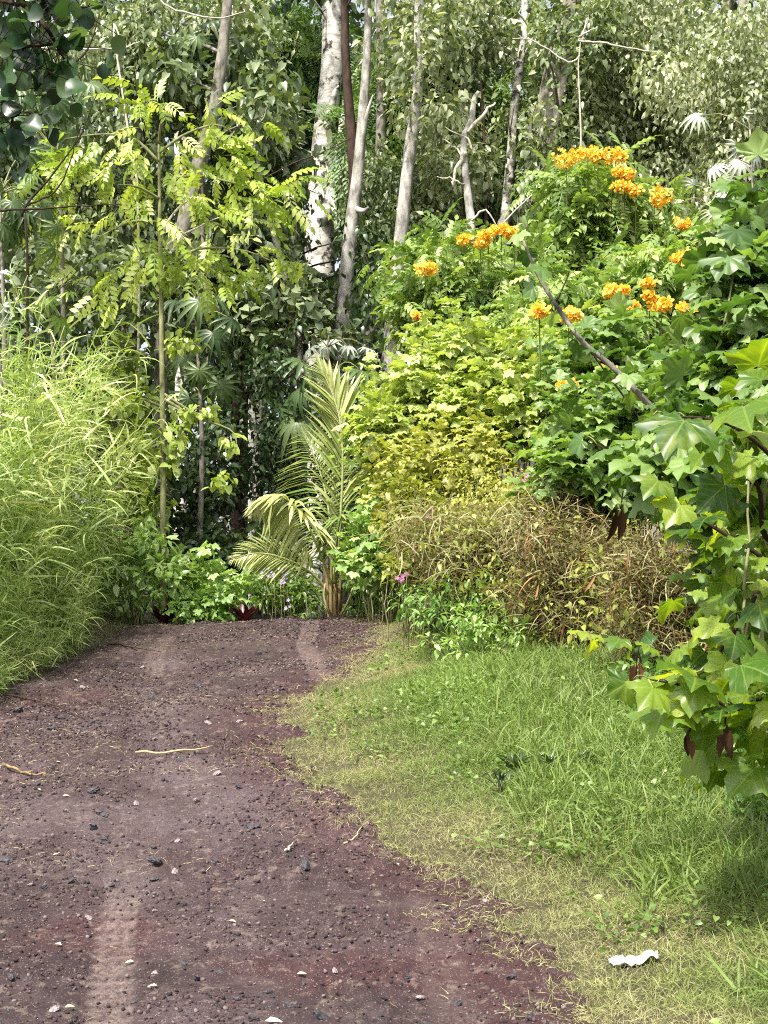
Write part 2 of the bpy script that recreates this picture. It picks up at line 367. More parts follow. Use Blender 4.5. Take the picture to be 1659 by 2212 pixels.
M['redleaf'] = leafmat('maroon_leaf', [rgb('2A0F12'), rgb('451A1C'), rgb('5C2E28')], .2, .4, .5, (1.2, .6, .5, 1))
M['bark_white'] = barkmat('white_bark', rgb('8F8A82'), rgb('D6D2C8'), 4, 2.2, spots=rgb('3C3A36'))
M['bark_pale'] = barkmat('pale_bark', rgb('6F6C67'), rgb('BBB7AE'), 7, .5)
M['bark_grey'] = barkmat('grey_bark', rgb('4F4B44'), rgb('8C877C'), 9, .5)
M['bark_dark'] = barkmat('dark_bark', rgb('2A211C'), rgb('4D3D33'), 10, .4)
M['bark_green'] = barkmat('green_stem', rgb('5B5E3C'), rgb('8D8C66'), 8, .4)
M['bark_brown'] = barkmat('brown_stem', rgb('5B3B22'), rgb('98703F'), 14, .3)
M['bark_sheath'] = barkmat('leaf_sheath', rgb('54452F'), rgb('8E7A52'), 14, .3)
M['twig_dark'] = barkmat('dark_twig', rgb('1E1812'), rgb('3B2E22'), 20, .5)
M['twig_pale'] = barkmat('bleached_twig', rgb('9A9282'), rgb('CFC8B8'), 20, .5)

# ---------------------------------------------------------------- ground and road
def grid_mesh(name, xs, ys, zf, mat, attrs=None):
    X, Y = np.meshgrid(xs, ys); Z = zf(X, Y); v = np.stack([X, Y, Z], -1).reshape(-1, 3)
    nx, ny = len(xs), len(ys); i = (np.arange(ny - 1)[:, None] * nx + np.arange(nx - 1)[None]).ravel()
    f = np.stack([i, i + 1, i + nx + 1, i + nx], -1).ravel()
    me = bpy.data.meshes.new(name); me.vertices.add(len(v)); me.loops.add(len(f)); me.polygons.add(len(i))
    me.vertices.foreach_set('co', v.ravel().astype(np.float32)); me.loops.foreach_set('vertex_index', f.astype(np.int32))
    me.polygons.foreach_set('loop_start', (np.arange(len(i)) * 4).astype(np.int32)); me.polygons.foreach_set('loop_total', np.full(len(i), 4, np.int32))
    me.update(calc_edges=True); me.polygons.foreach_set('use_smooth', np.ones(len(i), bool))
    for k, a in (attrs or {}).items():
        t = me.attributes.new(k, 'FLOAT', 'POINT'); t.data.foreach_set('value', a(X, Y).ravel().astype(np.float32))
    return link(name, me, mat)
def soilmat():
    m = bpy.data.materials.new('leaf_litter_soil'); m.use_nodes = True; nt = m.node_tree; b = nt.nodes['Principled BSDF']
    c = ramp(nt, noise(nt, 9, 8, .7), [rgb('1C1710'), rgb('30291A'), rgb('47432A')], (.3, .5, .7))
    nt.links.new(c, b.inputs['Base Color']); b.inputs['Roughness'].default_value = .95; return m
def roadmat():
    m = bpy.data.materials.new('red_cinder_dirt'); m.use_nodes = True; nt = m.node_tree; b = nt.nodes['Principled BSDF']
    tc = nt.nodes.new('ShaderNodeTexCoord'); mp = nt.nodes.new('ShaderNodeMapping'); mp.inputs['Scale'].default_value = (1, .8, 1); nt.links.new(tc.outputs['Object'], mp.inputs[0])
    big = noise(nt, .9, 4, .6, mp.outputs[0]); midn = noise(nt, 7, 6, .7, mp.outputs[0]); fine = noise(nt, 70, 4, .75, mp.outputs[0])
    c = ramp(nt, big, [rgb('2A1C1D'), rgb('3A2A2C'), rgb('504345')], (.36, .5, .62))
    c = mix(nt, mth(nt, 'MULTIPLY', attr(nt, 'red').outputs['Fac'], .8), c, rgb('3A181B'))
    c = mix(nt, mth(nt, 'MULTIPLY', attr(nt, 'track').outputs['Fac'], .62), c, rgb('86746E'))
    c = mix(nt, mth(nt, 'MULTIPLY', ramp(nt, midn, [(0, 0, 0, 1), (1, 1, 1, 1)], (.50, .68)), .5), c, rgb('5E514E'))
    c = mix(nt, mth(nt, 'MULTIPLY', ramp(nt, fine, [(1, 1, 1, 1), (0, 0, 0, 1)], (.36, .52)), .7), c, rgb('2A1D1D'))
    c = mix(nt, mth(nt, 'MULTIPLY', ramp(nt, noise(nt, 26, 6, .75, mp.outputs[0]), [(1, 1, 1, 1), (0, 0, 0, 1)], (.38, .5)), .6), c, rgb('33252A'))
    c = mix(nt, mth(nt, 'MULTIPLY', ramp(nt, noise(nt, 13, 5, .7, mp.outputs[0]), [(0, 0, 0, 1), (1, 1, 1, 1)], (.56, .66)), .4), c, rgb('85766C'))
    c = mix(nt, mth(nt, 'MULTIPLY', ramp(nt, noise(nt, 110, 2, .6), [(0, 0, 0, 1), (1, 1, 1, 1)], (.62, .7)), .5), c, rgb('A3958A'))
    nt.links.new(c, b.inputs['Base Color']); b.inputs['Roughness'].default_value = .8; b.inputs['Specular IOR Level'].default_value = .35
    bp = nt.nodes.new('ShaderNodeBump'); bp.inputs['Strength'].default_value = .9; bp.inputs['Distance'].default_value = .012
    nt.links.new(mth(nt, 'ADD', fine, mth(nt, 'MULTIPLY', midn, 1.2)), bp.inputs['Height']); nt.links.new(bp.outputs[0], b.inputs['Normal']); return m
def tracks():
    # (x(y) centre, half width, y0, y1)
    ly = [3, 5.5, 7, 9, 12, 15, 17.5]; lx = [-.7, -1.0, -1.25, -1.5, -1.9, -2.3, -2.4]; rx_ = [.3, .28, .24, .05, -.4, -.8, -.85]
    return (lambda y: np.interp(y, ly, lx)), (lambda y: np.interp(y, ly, rx_))
TL, TR = tracks()
def trackmask(X, Y):
    a = sstep(.095, .083, abs(X - TL(Y))) * np.clip(sstep(7.75, 7.45, Y) * .95 + .15 * (vnoise(Y * 4, X * 3) > .5) + sstep(13.3, 13.9, Y) * sstep(16.6, 15.6, Y) * .6, 0, 1)
    b = sstep(.11, .08, abs(X - TR(Y))) * np.clip(sstep(7.7, 7.3, Y) * .28 + sstep(12.8, 13.6, Y) * .6, 0, 1)
    br = np.clip(.1 + 1.5 * fbm(X * 30, Y * 16, 3) * (.5 + 1.1 * fbm(X * 5, Y * 4, 2)), 0, 1)
    rib = 1 - .6 * (np.abs(((X - TL(Y)) / .046) % 1 - .5) < .14)
    return (a * rib + b) * br
def redmask(X, Y):
    e = xr(Y) - X
    r = sstep(.75, .15, e) * .8 + .9 * sstep(.55, .1, np.hypot((X + .15) / 1.5, (Y - 6.35) / .9)) + 1.1 * sstep(1, .4, np.hypot((X + 1.3) / .55, (Y - 6.9) / .55)) + .6 * sstep(1, .3, np.hypot((X + 2.9) / .9, (Y - 12.3) / 1.0))
    return np.clip(r * (.5 + 1.0 * fbm(X * 2.2, Y * 2.2, 4)), 0, 1)
def road_z(X, Y):
    z = zprof(X, Y) + .02
    inside = np.minimum(xr(Y) - X, X - xl(Y))
    z = z - .075 * sstep(.02, -.25, inside)
    lump = fbm(X * 9, Y * 9, 4); mound = fbm(X * 2.0, Y * 2.0, 3)
    rough = .5 + 1.4 * sstep(.42, .6, fbm(X * 1.1 + 4, Y * 1.1, 2)); rough = rough * (1 - .75 * np.clip(trackmask(X, Y) * 1.5, 0, 1))
    z = z + (lump - .5) * .038 * rough + (mound - .5) * .05 + (fbm(X * 34, Y * 34, 2) - .5) * .022 * rough
    for t in (TL, TR): z = z - .018 * sstep(.22, .08, abs(X - t(Y)))
    tread = (abs(((X - TL(Y)) / .046) % 1 - .5) < .14) * sstep(.115, .1, abs(X - TL(Y))) * sstep(7.8, 7.4, Y)
    return z - .009 * tread
def ground_z(X, Y):
    inside = np.minimum(xr(Y) - X, X - xl(Y)) * (Y < 20)
    return G(X, Y) - .10 * sstep(-.02, .2, inside)
gx = np.unique(np.r_[np.linspace(-300, -12, 25), np.arange(-12, 12, .12), np.linspace(12, 300, 25)])
gy = np.unique(np.r_[np.linspace(-120, 0, 20), np.arange(0, 24, .12), np.linspace(24, 400, 60)])
tag(grid_mesh('ground', gx, gy, ground_z, soilmat()), 'brown soil under grass and trees', 'ground', kind='structure')
rx = np.arange(-3.7, 3.9, .022)
ry = np.unique(np.r_[np.arange(2.5, 5.2, .08), np.arange(5.2, 10, .022), np.arange(10, 20.5, .04)])
tag(grid_mesh('dirt_road', rx, ry, road_z, roadmat(), {'track': trackmask, 'red': redmask}), 'reddish brown cinder dirt track climbing over a crest', 'road', kind='structure')
def RZ(x, y): return road_z(np.atleast_1d(np.asarray(x, float)), np.atleast_1d(np.asarray(y, float)))
def onroad(u, v):
    y = ypx(v); x = (u - 829.5) / F * y; return x, y

# stones
import bmesh
def stone_mesh(name, sub, seed, mat):
    r = np.random.default_rng(seed); bm = bmesh.new(); bmesh.ops.create_icosphere(bm, subdivisions=sub, radius=1)
    cut = nrm(r.normal(size=(7, 3))); h = .55 + .35 * r.random(7); sq = np.array([1, .6 + .4 * r.random(), .5 + .3 * r.random()])
    for v in bm.verts:
        p = np.array(v.co)
        for c, q in zip(cut, h):
            k = p @ c
            if k > q: p = p - c * (k - q)
        p = p * (1 + .10 * r.normal()) * sq
        v.co = p
    me = bpy.data.meshes.new(name); bm.to_mesh(me); bm.free()
    if mat: me.materials.append(mat)
    return me
def stonemat(name, c1, c2):
    m = bpy.data.materials.new(name); m.use_nodes = True; nt = m.node_tree; b = nt.nodes['Principled BSDF']
    nt.links.new(ramp(nt, noise(nt, 1.6, 6, .7), [c1, c2], (.35, .65)), b.inputs['Base Color']); b.inputs['Roughness'].default_value = .75
    return m
SM = stonemat('dark_lava_stone', rgb('1F1D20'), rgb('47444A')); SP = stonemat('grey_stone', rgb('5E5458'), rgb('8F8484'))
protos = [stone_mesh('lava_stone', 3, k, SM) for k in range(6)] + [stone_mesh('lava_stone', 3, 20 + k, SP) for k in range(2)]
big = [(343,1868,17),(384,1880,9),(341,1896,8),(663,1883,13),(705,1869,7),(210,1718,12),(430,1730,9),(210,1793,12),(357,1686,8),(473,1678,9),(231,1765,8),(222,1762,8),(232,1810,7),(165,1904,9),(106,1917,7),(80,1914,7),(203,1974,8),(343,1960,6),(343,2092,7),(433,2106,10),(466,2096,6),(481,2101,8),(584,2135,9),(133,2174,11),(697,2190,19),(725,2102,8),(726,2061,7),(760,2045,6),(404,2069,6),(22,1860,12),(8,1795,8),(545,1790,8),(558,1788,7),(389,1816,6),(339,1827,6),(430,1490,9),(85,1540,9),(45,1535,9),(137,1553,8),(229,1545,7),(452,1562,8),(205,1560,8),(118,1583,8),(427,1600,8),(35,1635,8),(265,1441,7),(312,1441,8),(252,1482,6),(183,1477,7),(503,1466,6),(666,1357,5),(628,2163,8),(630,1790,6),(905,2140,9),(985,2152,10),(1100,2110,9),(1140,2200,10),(880,2105,7),(925,2200,9),(1045,1950,7),(820,2190,11),(660,2120,6),(520,2155,8),(300,2150,6),(40,2120,9),(10,2200,12),(560,2195,7),(250,1905,6),(470,1865,6),(602,1833,6),(120,1665,7),(300,1740,8),(150,1760,7),(90,1700,6),(520,1705,8),(590,1655,7),(390,1650,6),(340,1590,7),(280,1530,6),(520,1560,7),(600,1500,7),(660,1480,6),(720,1440,5),(560,1420,6),(480,1400,5),(380,1420,6),(330,1500,6),(440,1440,6)]
SLAB = {(384, 1880): 'dark stone just right of the jagged stone by the tyre print', (341, 1896): 'small stone just below the jagged stone by the tyre print', (705, 1869): 'stone right of the dark stone nearest the verge curve', (210, 1718): 'upright grey stone on the left half of the road level with the verge weeds', (430, 1730): 'lone dark stone in the centre of the road level with the verge weeds', (210, 1793): 'flat black stone left of centre, largest of its loose row', (165, 1904): 'black stone on the left, first of a short row of three', (106, 1917): 'middle black stone of a short row of three at the left', (22, 1860): 'flat dark stone at the left edge above the puddle dark patch', (133, 2174): 'black stone at the bottom left beside a pale fallen leaf', (820, 2190): 'dark stone at the bottom edge right of the largest stone', (584, 2135): 'black stone at the bottom of the road between the two wheel tracks', (1140, 2200): 'dark stone in the bottom corner where the road meets the grass', (433, 2106): 'dark flat stone on the reddish patch between the wheel tracks', (10, 2200): 'dark stone in the bottom left corner of the road', (665, 0): ''}
SLAB[(22, 1860)] = 'flat dark stone at the left edge level with the jagged stone'
for i, (u, v, r) in enumerate(big):
    x, y = onroad(u, v); s = r * y / F
    k = int(rng.integers(6)) if rng.random() < .85 else 6 + int(rng.integers(2))
    o = bpy.data.objects.new('lava_stone', protos[k]); S.collection.objects.link(o)
    s *= 1.15
    o.location = (float(x), float(y), float(RZ(x, y)[0] + s * .28)); o.rotation_euler = (rng.random() * .5, rng.random() * .5, rng.random() * 6.3)
    o.scale = (s * 1.15, s, s * .9)
    if v > 2180 and r == 19: lab = 'largest dark lava stone lying near the bottom edge of the dirt road'
    elif (u, v) == (343, 1868): lab = 'dark jagged lava stone just beyond the ribbed tyre print on the road'
    elif (u, v) == (663, 1883): lab = 'dark lava stone on the road left of where the grass verge narrows it'
    elif (u, v) in SLAB: lab = SLAB[(u, v)]
    else: lab = 'small dark lava stone lying loose on the dirt road'
    tag(o, lab, 'stone', 'lava stones lying on the dirt road')

# gravel (stuff)
def ico(sub, seed):
    me = stone_mesh('tmp', sub, seed, None); v = np.array([a.co[:] for a in me.vertices]); f = np.array([p.vertices[:] for p in me.polygons]); bpy.data.meshes.remove(me)
    return v, [f], np.zeros((len(v), 2))
IC = [ico(1, k + 40) for k in range(4)]
def gravel(name, n, smin, smax, mat, label, sel=None):
    L = MB(); y = 5.1 + (18.0 - 5.1) * rng.random(n) ** 1.3; a = xl(y) + .02; b = xr(y) + .05; x = a + (b - a) * rng.random(n)
    dens = fbm(x * 1.6, y * 1.6, 3); k = rng.random(n) < np.clip((dens - .36) * 5, .12, 1) * (1 - .85 * np.clip(trackmask(x, y) * 1.6, 0, 1)); x, y = x[k], y[k]; m = len(x)
    s = smin + (smax - smin) * rng.random(m) ** 4.5; s *= (.8 + y / 25)
    z = RZ(x, y) + s * .25; D = rnd(m) * [1, 1, .3]; N = rnd(m) * .4 + [0, 0, 1]; R = basis(D, N)
    q = rng.integers(4, size=m)
    for j in range(4): L.stamp(IC[j], np.stack([x, y, z], -1)[q == j], R[q == j], s[q == j], rng.random(int((q == j).sum())))
    return tag(L.build(name, mat, smooth=False), label, name.replace('_', ' '), kind='stuff')
def gmat(name, cols):
    m = bpy.data.materials.new(name); m.use_nodes = True; nt = m.node_tree; b = nt.nodes['Principled BSDF']
    nt.links.new(ramp(nt, attr(nt, 'tint').outputs['Fac'], cols), b.inputs['Base Color']); b.inputs['Roughness'].default_value = .85; return m
gravel('gravel', 90000, .0022, .015, gmat('gravel_mix', [rgb('151215'), rgb('261B1D'), rgb('3A2729'), rgb('4A393A'), rgb('6E6260')]), 'loose red and dark cinder gravel scattered over the road')
# straw litter (stuff)
L = MB(); n = 36000; y = 5.1 + 13 * rng.random(n) ** 1.1; a = xl(y); b = xr(y) + .1; x = a + (b - a) * rng.random(n)
k = rng.random(n) < np.clip((fbm(x * .7 + 7, y * 2.6, 3) - .5) * 7 * sstep(6.5, 9, y), .02, 1) * (1 - .8 * np.clip(trackmask(x, y) * 1.6, 0, 1)) + .7 * sstep(.35, 0, b - x) + .5 * sstep(.4, 0, x - a); x, y = x[k], y[k]; m = len(x)
D = np.stack([rng.normal(size=m) * 1.5, rng.normal(size=m), rng.normal(size=m) * .12], -1)
L.stamp(BL[1], np.stack([x, y, RZ(x, y) + .008], -1), basis(D, rnd(m) * .5 + [0, 0, 1]), .02 + .07 * rng.random(m) ** 2, rng.random(m))
tag(L.build('dry_grass_litter', M['straw']), 'bits of pale straw scattered on the road and its edges', 'straw', kind='stuff')

# sticks, litter
def stick(pts, r, mat, label, name='stick', h=.018):
    q = []
    for u, v in pts:
        x, y = onroad(u, v); q.append((float(x), float(y), float(RZ(x, y)[0]) + h))
    q = spline(q, 10) + rnd(10) * r * .5
    L = MB(); L.tube(q, [r, r * .9, r * .45], 6)
    o = L.build(name, mat); tag(o, label, 'stick'); return o
stick([(20, 1670), (60, 1678), (112, 1682)], .010, M['bark_sheath'], 'thin brown stick lying at the left edge of the road')
stick([(298, 1631), (360, 1634), (420, 1631), (462, 1626)], .009, M['straw'], 'long pale twig lying across the middle of the road', h=.035)
stick([(620, 1846), (637, 1830)], .007, M['twig_pale'], 'short bleached stick pointing up the road beside the verge')
stick([(745, 1818), (765, 1811), (782, 1800)], .006, M['straw'], 'bent straw coloured twig at the grass edge of the road')
stick([(240, 1388), (290, 1402), (350, 1408)], .010, M['bark_dark'], 'dark twig lying below the tall grass near the crest')
stick([(15, 1500), (120, 1530), (200, 1560)], .008, M['bark_dark'], 'thin dark twig lying on the far left of the road')
def paper():
    c = np.array(onroad(1360, 2080)); x0, y0 = float(c[0]), float(c[1]); n = 14; m = 8
    X, Y = np.meshgrid(np.linspace(-.1, .1, n), np.linspace(-.04, .05, m)); Z = .005 - .02 + .055 * (fbm(X * 40 + 3, Y * 45, 3)) + .01 + .015 * sstep(-.02, .1, X)
    a = RAD(5); XX = X * math.cos(a) - Y * math.sin(a); YY = X * math.sin(a) + Y * math.cos(a) + .025 * (vnoise(X * 30, Y * 0) - .5)
    v = np.stack([x0 + XX, y0 + YY, G(x0 + XX, y0 + YY) + Z], -1).reshape(-1, 3)
    i = (np.arange(m - 1)[:, None] * n + np.arange(n - 1)).ravel(); f = np.stack([i, i + 1, i + n + 1, i + n], -1).ravel()
    L = MB(); L.raw(v, f, np.full(len(i), 4), np.full(len(v), .5), np.zeros((len(v), 2)))
    mt = bpy.data.materials.new('white_paper'); mt.use_nodes = True; mt.node_tree.nodes['Principled BSDF'].inputs['Base Color'].default_value = (.5, .5, .48, 1)
    o = L.build('paper_scrap', mt, smooth=False); md = o.modifiers.new('thickness', 'SOLIDIFY'); md.thickness = .002
    tag(o, 'crumpled white scrap of paper lying in the verge grass', 'litter')
paper()
def fallen(u, v, s, mat, label):
    x, y = onroad(u, v); L = MB(); L.stamp(LANCEW, np.array([[x, y, RZ(x, y)[0] + .012]]), basis(np.array([[rng.normal(), rng.normal() * .5, .1]]), np.array([[.2, -.3, 1.]])), np.array([s]), np.array([.9]))
    tag(L.build('fallen_leaf', mat), label, 'leaf', 'fallen leaves on the road')
for (u, v, s) in [(143, 1728, .05), (88, 1712, .04), (128, 1648, .03), (136, 1846, .03), (500, 1990, .04), (146, 2044, .05), (645, 2106, .04), (155, 2174, .04), (300, 2062, .04), (575, 1948, .03), (162, 1473, .05), (560, 1402, .05), (850, 1862, .04), (350, 2130, .04)]:
    fallen(u, v, s, M['straw'], 'small pale dry leaf fallen flat on the dirt road')
fallen(578, 2204, .07, M['silver'], 'whitish dry leaf at the bottom edge of the road')

# ---------------------------------------------------------------- grass (stuff)
def grass(name, n, reg, hfun, tfun, tmpl, mat, label, wide=1.0, lean=.45, keep=None):
    x0, x1, y0, y1 = reg; y = y0 + (y1 - y0) * rng.random(n) ** 1.25; x = x0 + (x1 - x0) * rng.random(n)
    k = keep(x, y); x, y = x[k], y[k]; m = len(x)
    s = hfun(x, y) * (.55 + .8 * rng.random(m)); t = np.clip(tfun(x, y) + rng.normal(size=m) * .13, 0, 1)
    D = rnd(m) * [lean, lean, .1] + [0, 0, 1]; N = rnd(m) * [1, 1, .2]
    p = np.stack([x, y, G(x, y) - .01], -1); R = basis(D, N); q = rng.integers(len(tmpl), size=m); L = MB()
    for j, tm in enumerate(tmpl):
        a = q == j; L.stamp(tm, p[a], R[a], np.stack([s[a] * wide, s[a], s[a]], -1), t[a])
    return tag(L.build(name, mat), label, 'grass', kind='stuff')
dR = lambda x, y: x - xr(y)
inside = lambda x, y: (np.abs(x) < y * .27 + .8) | ((x > 0) & (x < y * .5 + 3) & (np.random.default_rng(len(x)).random(len(x)) < .5))
lush = lambda x, y: np.clip(sstep(.1, .55, fbm(x * .9 + 3, y * .7 + 1, 3)) * .6 + .7 * sstep(.9, 0, np.hypot((x - 1.75) / .6, (y - 7.4) / .9)) + .6 * sstep(1, 0, np.hypot((x - 1.7) / .8, (y - 9.6) / 1.2)), 0, 1)
grass('grass', 1000000, (-1.0, 8.5, 4.6, 18.5),
      lambda x, y: .04 + .035 * sstep(.02, .6, dR(x, y)) + .12 * lush(x, y) * sstep(.6, 1.4, dR(x, y)),
      lambda x, y: np.clip(.06 + .30 * sstep(.0, .8, dR(x, y)) + .22 * sstep(.8, 1.8, dR(x, y)) + .14 * sstep(7.6, 6.2, y) * sstep(.15, .5, dR(x, y)) + 1.1 * (fbm(x * 1.5, y * 1.2, 3) - .42) + .35 * lush(x, y) * sstep(.3, .9, dR(x, y)), 0, 1),
      BL[1:] + BLW[1:2], M['grass'], 'short grass verge fading from straw by the road to fresh green', 1.3, 1.15,
      lambda x, y: (dR(x, y) > -.03 + .22 * (vnoise(x * 6, y * 6) - .6)) & inside(x, y) & (rng.random(len(x)) < .45 + .55 * sstep(-.05, .35, dR(x, y))))
L = MB(); n = 2600; y = 5.6 + 9 * rng.random(n); x = .8 + 2.8 * rng.random(n); k = (lush(x, y) > .42) & inside(x, y) & (dR(x, y) > .7); x, y = x[k], y[k]
for j in range(9):
    m = len(x); s = (.14 + .16 * rng.random(m)) ; p = np.stack([x + rng.normal(size=m) * .03, y + rng.normal(size=m) * .03, G(x, y)], -1)
    L.stamp(BLW[j % 3], p, basis(rnd(m) * [.6, .6, .1] + [0, 0, 1], rnd(m)), np.stack([s * .9, s, s], -1), np.clip(.8 + .15 * rng.normal(size=m), 0, 1))
tag(L.build('lush_grass_tufts', M['grass']), 'lush bright green broad grass tufts on the right verge', 'grass', kind='stuff')
# broadleaf ground cover on the verge
L = MB(); n = 30000; y = 5.2 + 11.5 * rng.random(n); x = -.6 + 5.2 * rng.random(n); k = (fbm(x * 1.6 + 11, y * 1.6 + 2, 3) + .25 * sstep(.8, 2.2, dR(x, y)) + .12 * rng.random(n) > .6) & inside(x, y) & (dR(x, y) > .25); x, y = x[k], y[k]; m = len(x)
L.stamp(HEART, np.stack([x, y, G(x, y) + .04 + .08 * rng.random(m)], -1), basis(rnd(m) * [1, 1, .3], rnd(m) * .5 + [0, 0, 1]), .018 + .024 * rng.random(m), .6 * rng.random(m))
tag(L.build('ground_cover', M['flower_leaf']), 'small leaved green weeds growing through the verge grass', 'weeds', kind='stuff')
grass('dry_verge_grass', 230000, (-1.2, 2.6, 4.9, 18.0), lambda x, y: .035 + .05 * fbm(x * 3, y * 3, 2), lambda x, y: .02 + .62 * fbm(x * 2, y * 2, 3) ** 1.3, BL[1:], M['grass'],
      'curly straw coloured dry grass along the right edge of the road', 1.3, 1.1, lambda x, y: (dR(x, y) > -.10 + .16 * (vnoise(x * 5, y * 5) - .3)) & (dR(x, y) < (.3 + .8 * vnoise(x * 1.5, y * 1.5 + 7)) * (.35 + .65 * sstep(5.8, 8.5, y))) & inside(x, y))
L = MB(); n = 26000; y = 5.0 + 12.5 * rng.random(n); x = xr(y) + .05 - .55 * rng.random(n) ** 2.2; k = (fbm(x * 4, y * 4, 3) > .47 + .25 * np.clip((xr(y) - x) * 2, 0, 1)); x, y = x[k], y[k]; m = len(x); sz = .025 + .06 * rng.random(m)
L.stamp(BL[2], np.stack([x, y, RZ(x, y)], -1), basis(rnd(m) * [1, 1, .25] + [0, 0, .3], rnd(m) * .5 + [0, 0, 1]), np.stack([sz * 1.6, sz, sz], -1), np.clip(.12 + .2 * rng.random(m), 0, 1))
tag(L.build('creeping_dry_grass', M['grass']), 'stray runners of dry grass creeping from the verge onto the road', 'grass', kind='stuff')
# left verge low grass
grass('left_verge_grass', 110000, (-7.5, -2.6, 9.5, 18.5), lambda x, y: .05 + .14 * sstep(0, .8, xl(y) - x), lambda x, y: .02 + .5 * sstep(.1, 1.0, xl(y) - x) + .5 * (fbm(x * 1.5, y * 1.2, 3) - .5),
      BL, M['grass'], 'straw coloured to green low grass on the left verge', 1.2, .7, lambda x, y: (xl(y) - x > -.03) & (np.abs(x) < y * .27 + 1))
# tall guinea grass
def tall_grass():
    L = MB(); n = 1500; y = 11.2 + 6.6 * rng.random(n); x = -7.2 + 4.3 * rng.random(n)
    k = (xl(y) - x > .12 + .3 * sstep(14.8, 16.5, y)) & (np.abs(x) < y * .27 + 1.0); x, y = x[k], y[k]; m = len(x); dl = xl(y) - x
    H = (.15 + .6 * sstep(0, .5, dl) + 2.25 * sstep(0.15, 1.2, dl)) * (.68 + .3 * rng.random(m)) * (.5 + 1.0 * fbm(x * 1.6, y * 1.6, 2)) * (.7 + .3 * sstep(11, 13.5, y))
    z = G(x, y); tn = rng.random(m)
    lean = rng.normal(size=(m, 2)) * .12 + [.10, -.06]
    for i in range(m):
        q = np.array([[x[i] + lean[i, 0] * t * t * H[i] * 1.4, y[i] + lean[i, 1] * t * t * H[i] * 1.4, z[i] + H[i] * t] for t in (0, .35, .7, 1)])
        if i % 2 == 0: L.tube(q, [.006, .0035], 3, .75)
    for j in range(54):
        t = .12 + .9 * rng.random(m); p = np.stack([x + lean[:, 0] * t * t * H * 1.4 + rng.normal(size=m) * .05, y + lean[:, 1] * t * t * H * 1.4 + rng.normal(size=m) * .05, z + H * t * .97], -1)
        s = (.16 + .38 * rng.random(m) ** 1.5) * (.5 + .5 * sstep(.1, .7, dl)); D = rnd(m) * [.9, .9, .55] + [.3, -.15, .5]; N = rnd(m) * .7 + [0, 0, .8]
        tt = np.clip(.15 + .5 * tn + .4 * rng.random(m) + .6 * (fbm(x * .8 + 2, (z + H * t) * .8, 2) - .5) + .25 * (rng.random(m) < .05), 0, 1)
        L.stamp(BLW[j % 3], p, basis(D, N), np.stack([s * 1.15, s, s], -1), tt)
    return tag(L.build('tall_grass', M['tall']), 'tall yellow green guinea grass massed along the left side of the road', 'tall grass', kind='stuff')
tall_grass()
# arching grass plume spur
# ---------------------------------------------------------------- generic trees
def limb(L, a, b, r0, r1, sag=.0, wig=.06, n=8, sides=6):
    a = np.array(a, float); b = np.array(b, float); t = np.linspace(0, 1, n)[:, None]; d = np.linalg.norm(b - a)
    q = a + (b - a) * t + np.cumsum(rnd(n) * wig * d / n, 0) * np.sin(t * np.pi); q[:, 2] += sag * d * np.sin(t[:, 0] * np.pi)
    L.tube(q, [r0, r1], sides); return q
def tree(name, label, cat, trunks, bark, regs, leaf, group=None, Tm=None, size=.125, per=66, rsub=.55, droop=.6, up=.6, out=.6, tint=(0, 1), limbs=8, shell=.5, flat=.8, extra=None, ground=True):
    """trunks: list of (pts (u,v,d), (r0..r1)); regs: (n,u,v,ru,rv,d,dd)"""
    Tm = Tm or DROOP
    p0 = P(*trunks[0][0][0]); bx, by = float(p0[0]), float(p0[1]); gz = float(G(p0[0], p0[1]))
    root = empty(name, (bx, by, gz), label, cat, group)
    L = MB(); main = []
    for k, (pts, rad) in enumerate(trunks):
        q = np.array([P(*a) for a in pts])
        if k == 0 and ground: q = np.vstack([[q[0][0], q[0][1], gz - .15], q]); rad = (rad[0] * 1.15,) + tuple(rad)
        s = spline(q, 22 if len(q) > 2 else 12); L.tube(s, rad, 10); main.append(s)
    L.build('trunk', M[bark], root)
    cen = np.concatenate([ell(*r) for r in regs]) if regs else np.zeros((0, 3))
    if len(cen):
        L = MB(); allp = np.concatenate(main)
        for i in rng.choice(len(cen), min(limbs, len(cen)), replace=False):
            c = cen[i]; d = np.linalg.norm(allp - c, axis=1) + .6 * np.maximum(0, allp[:, 2] - c[2] + .6); a = allp[np.argmin(d)]
            dist = np.linalg.norm(a - c); limb(L, a, c, min(.05, .012 + .010 * dist), .006, .06, .10, 8, 5)
        if L.v: L.build('branch', M[bark], root)
        L = MB(); r = rsub * (.7 + .6 * rng.random(len(cen)))
        canopy(L, cen, r, per, Tm, size, droop, out, shell, tint, flat, up)
        if extra: extra(L, cen)
        L.build('crown', M[leaf], root)
    return root

BGG = 'forest trees beyond the road'
# far forest mass
def woodland():
    L = MB(); n = 2600; u = -500 + 2660 * rng.random(n); v = -420 + 1850 * rng.random(n); d = 44 + 16 * rng.random(n)
    keep = np.ones(n, bool)
    for (a, b, ra, rb) in [(655, 10, 60, 45), (380, 70, 40, 45), (870, 320, 45, 30), (845, 550, 22, 18), (330, 40, 25, 30), (600, 20, 30, 20), (560, 230, 14, 16), (1180, 20, 20, 16), (800, 250, 15, 30), (90, 265, 18, 20), (1270, 70, 20, 14), (1010, 90, 14, 10)]:
        keep &= ((u - a) / (ra + 22)) ** 2 + ((v - b) / (rb + 22)) ** 2 > 1
    keep &= rng.random(n) < np.interp(v, [-420, 0, 200, 500], [.45, .6, .85, 1])
    c = P(u[keep], v[keep], d[keep]); canopy(L, c, 1.0, 26, HEART, .42, .5, .6, .5, (0, .8), .8, .7)
    o = L.build('distant_woodland', M['dark']); return tag(o, 'dark woodland filling the background behind the tall trees', 'woodland', kind='stuff')
woodland()

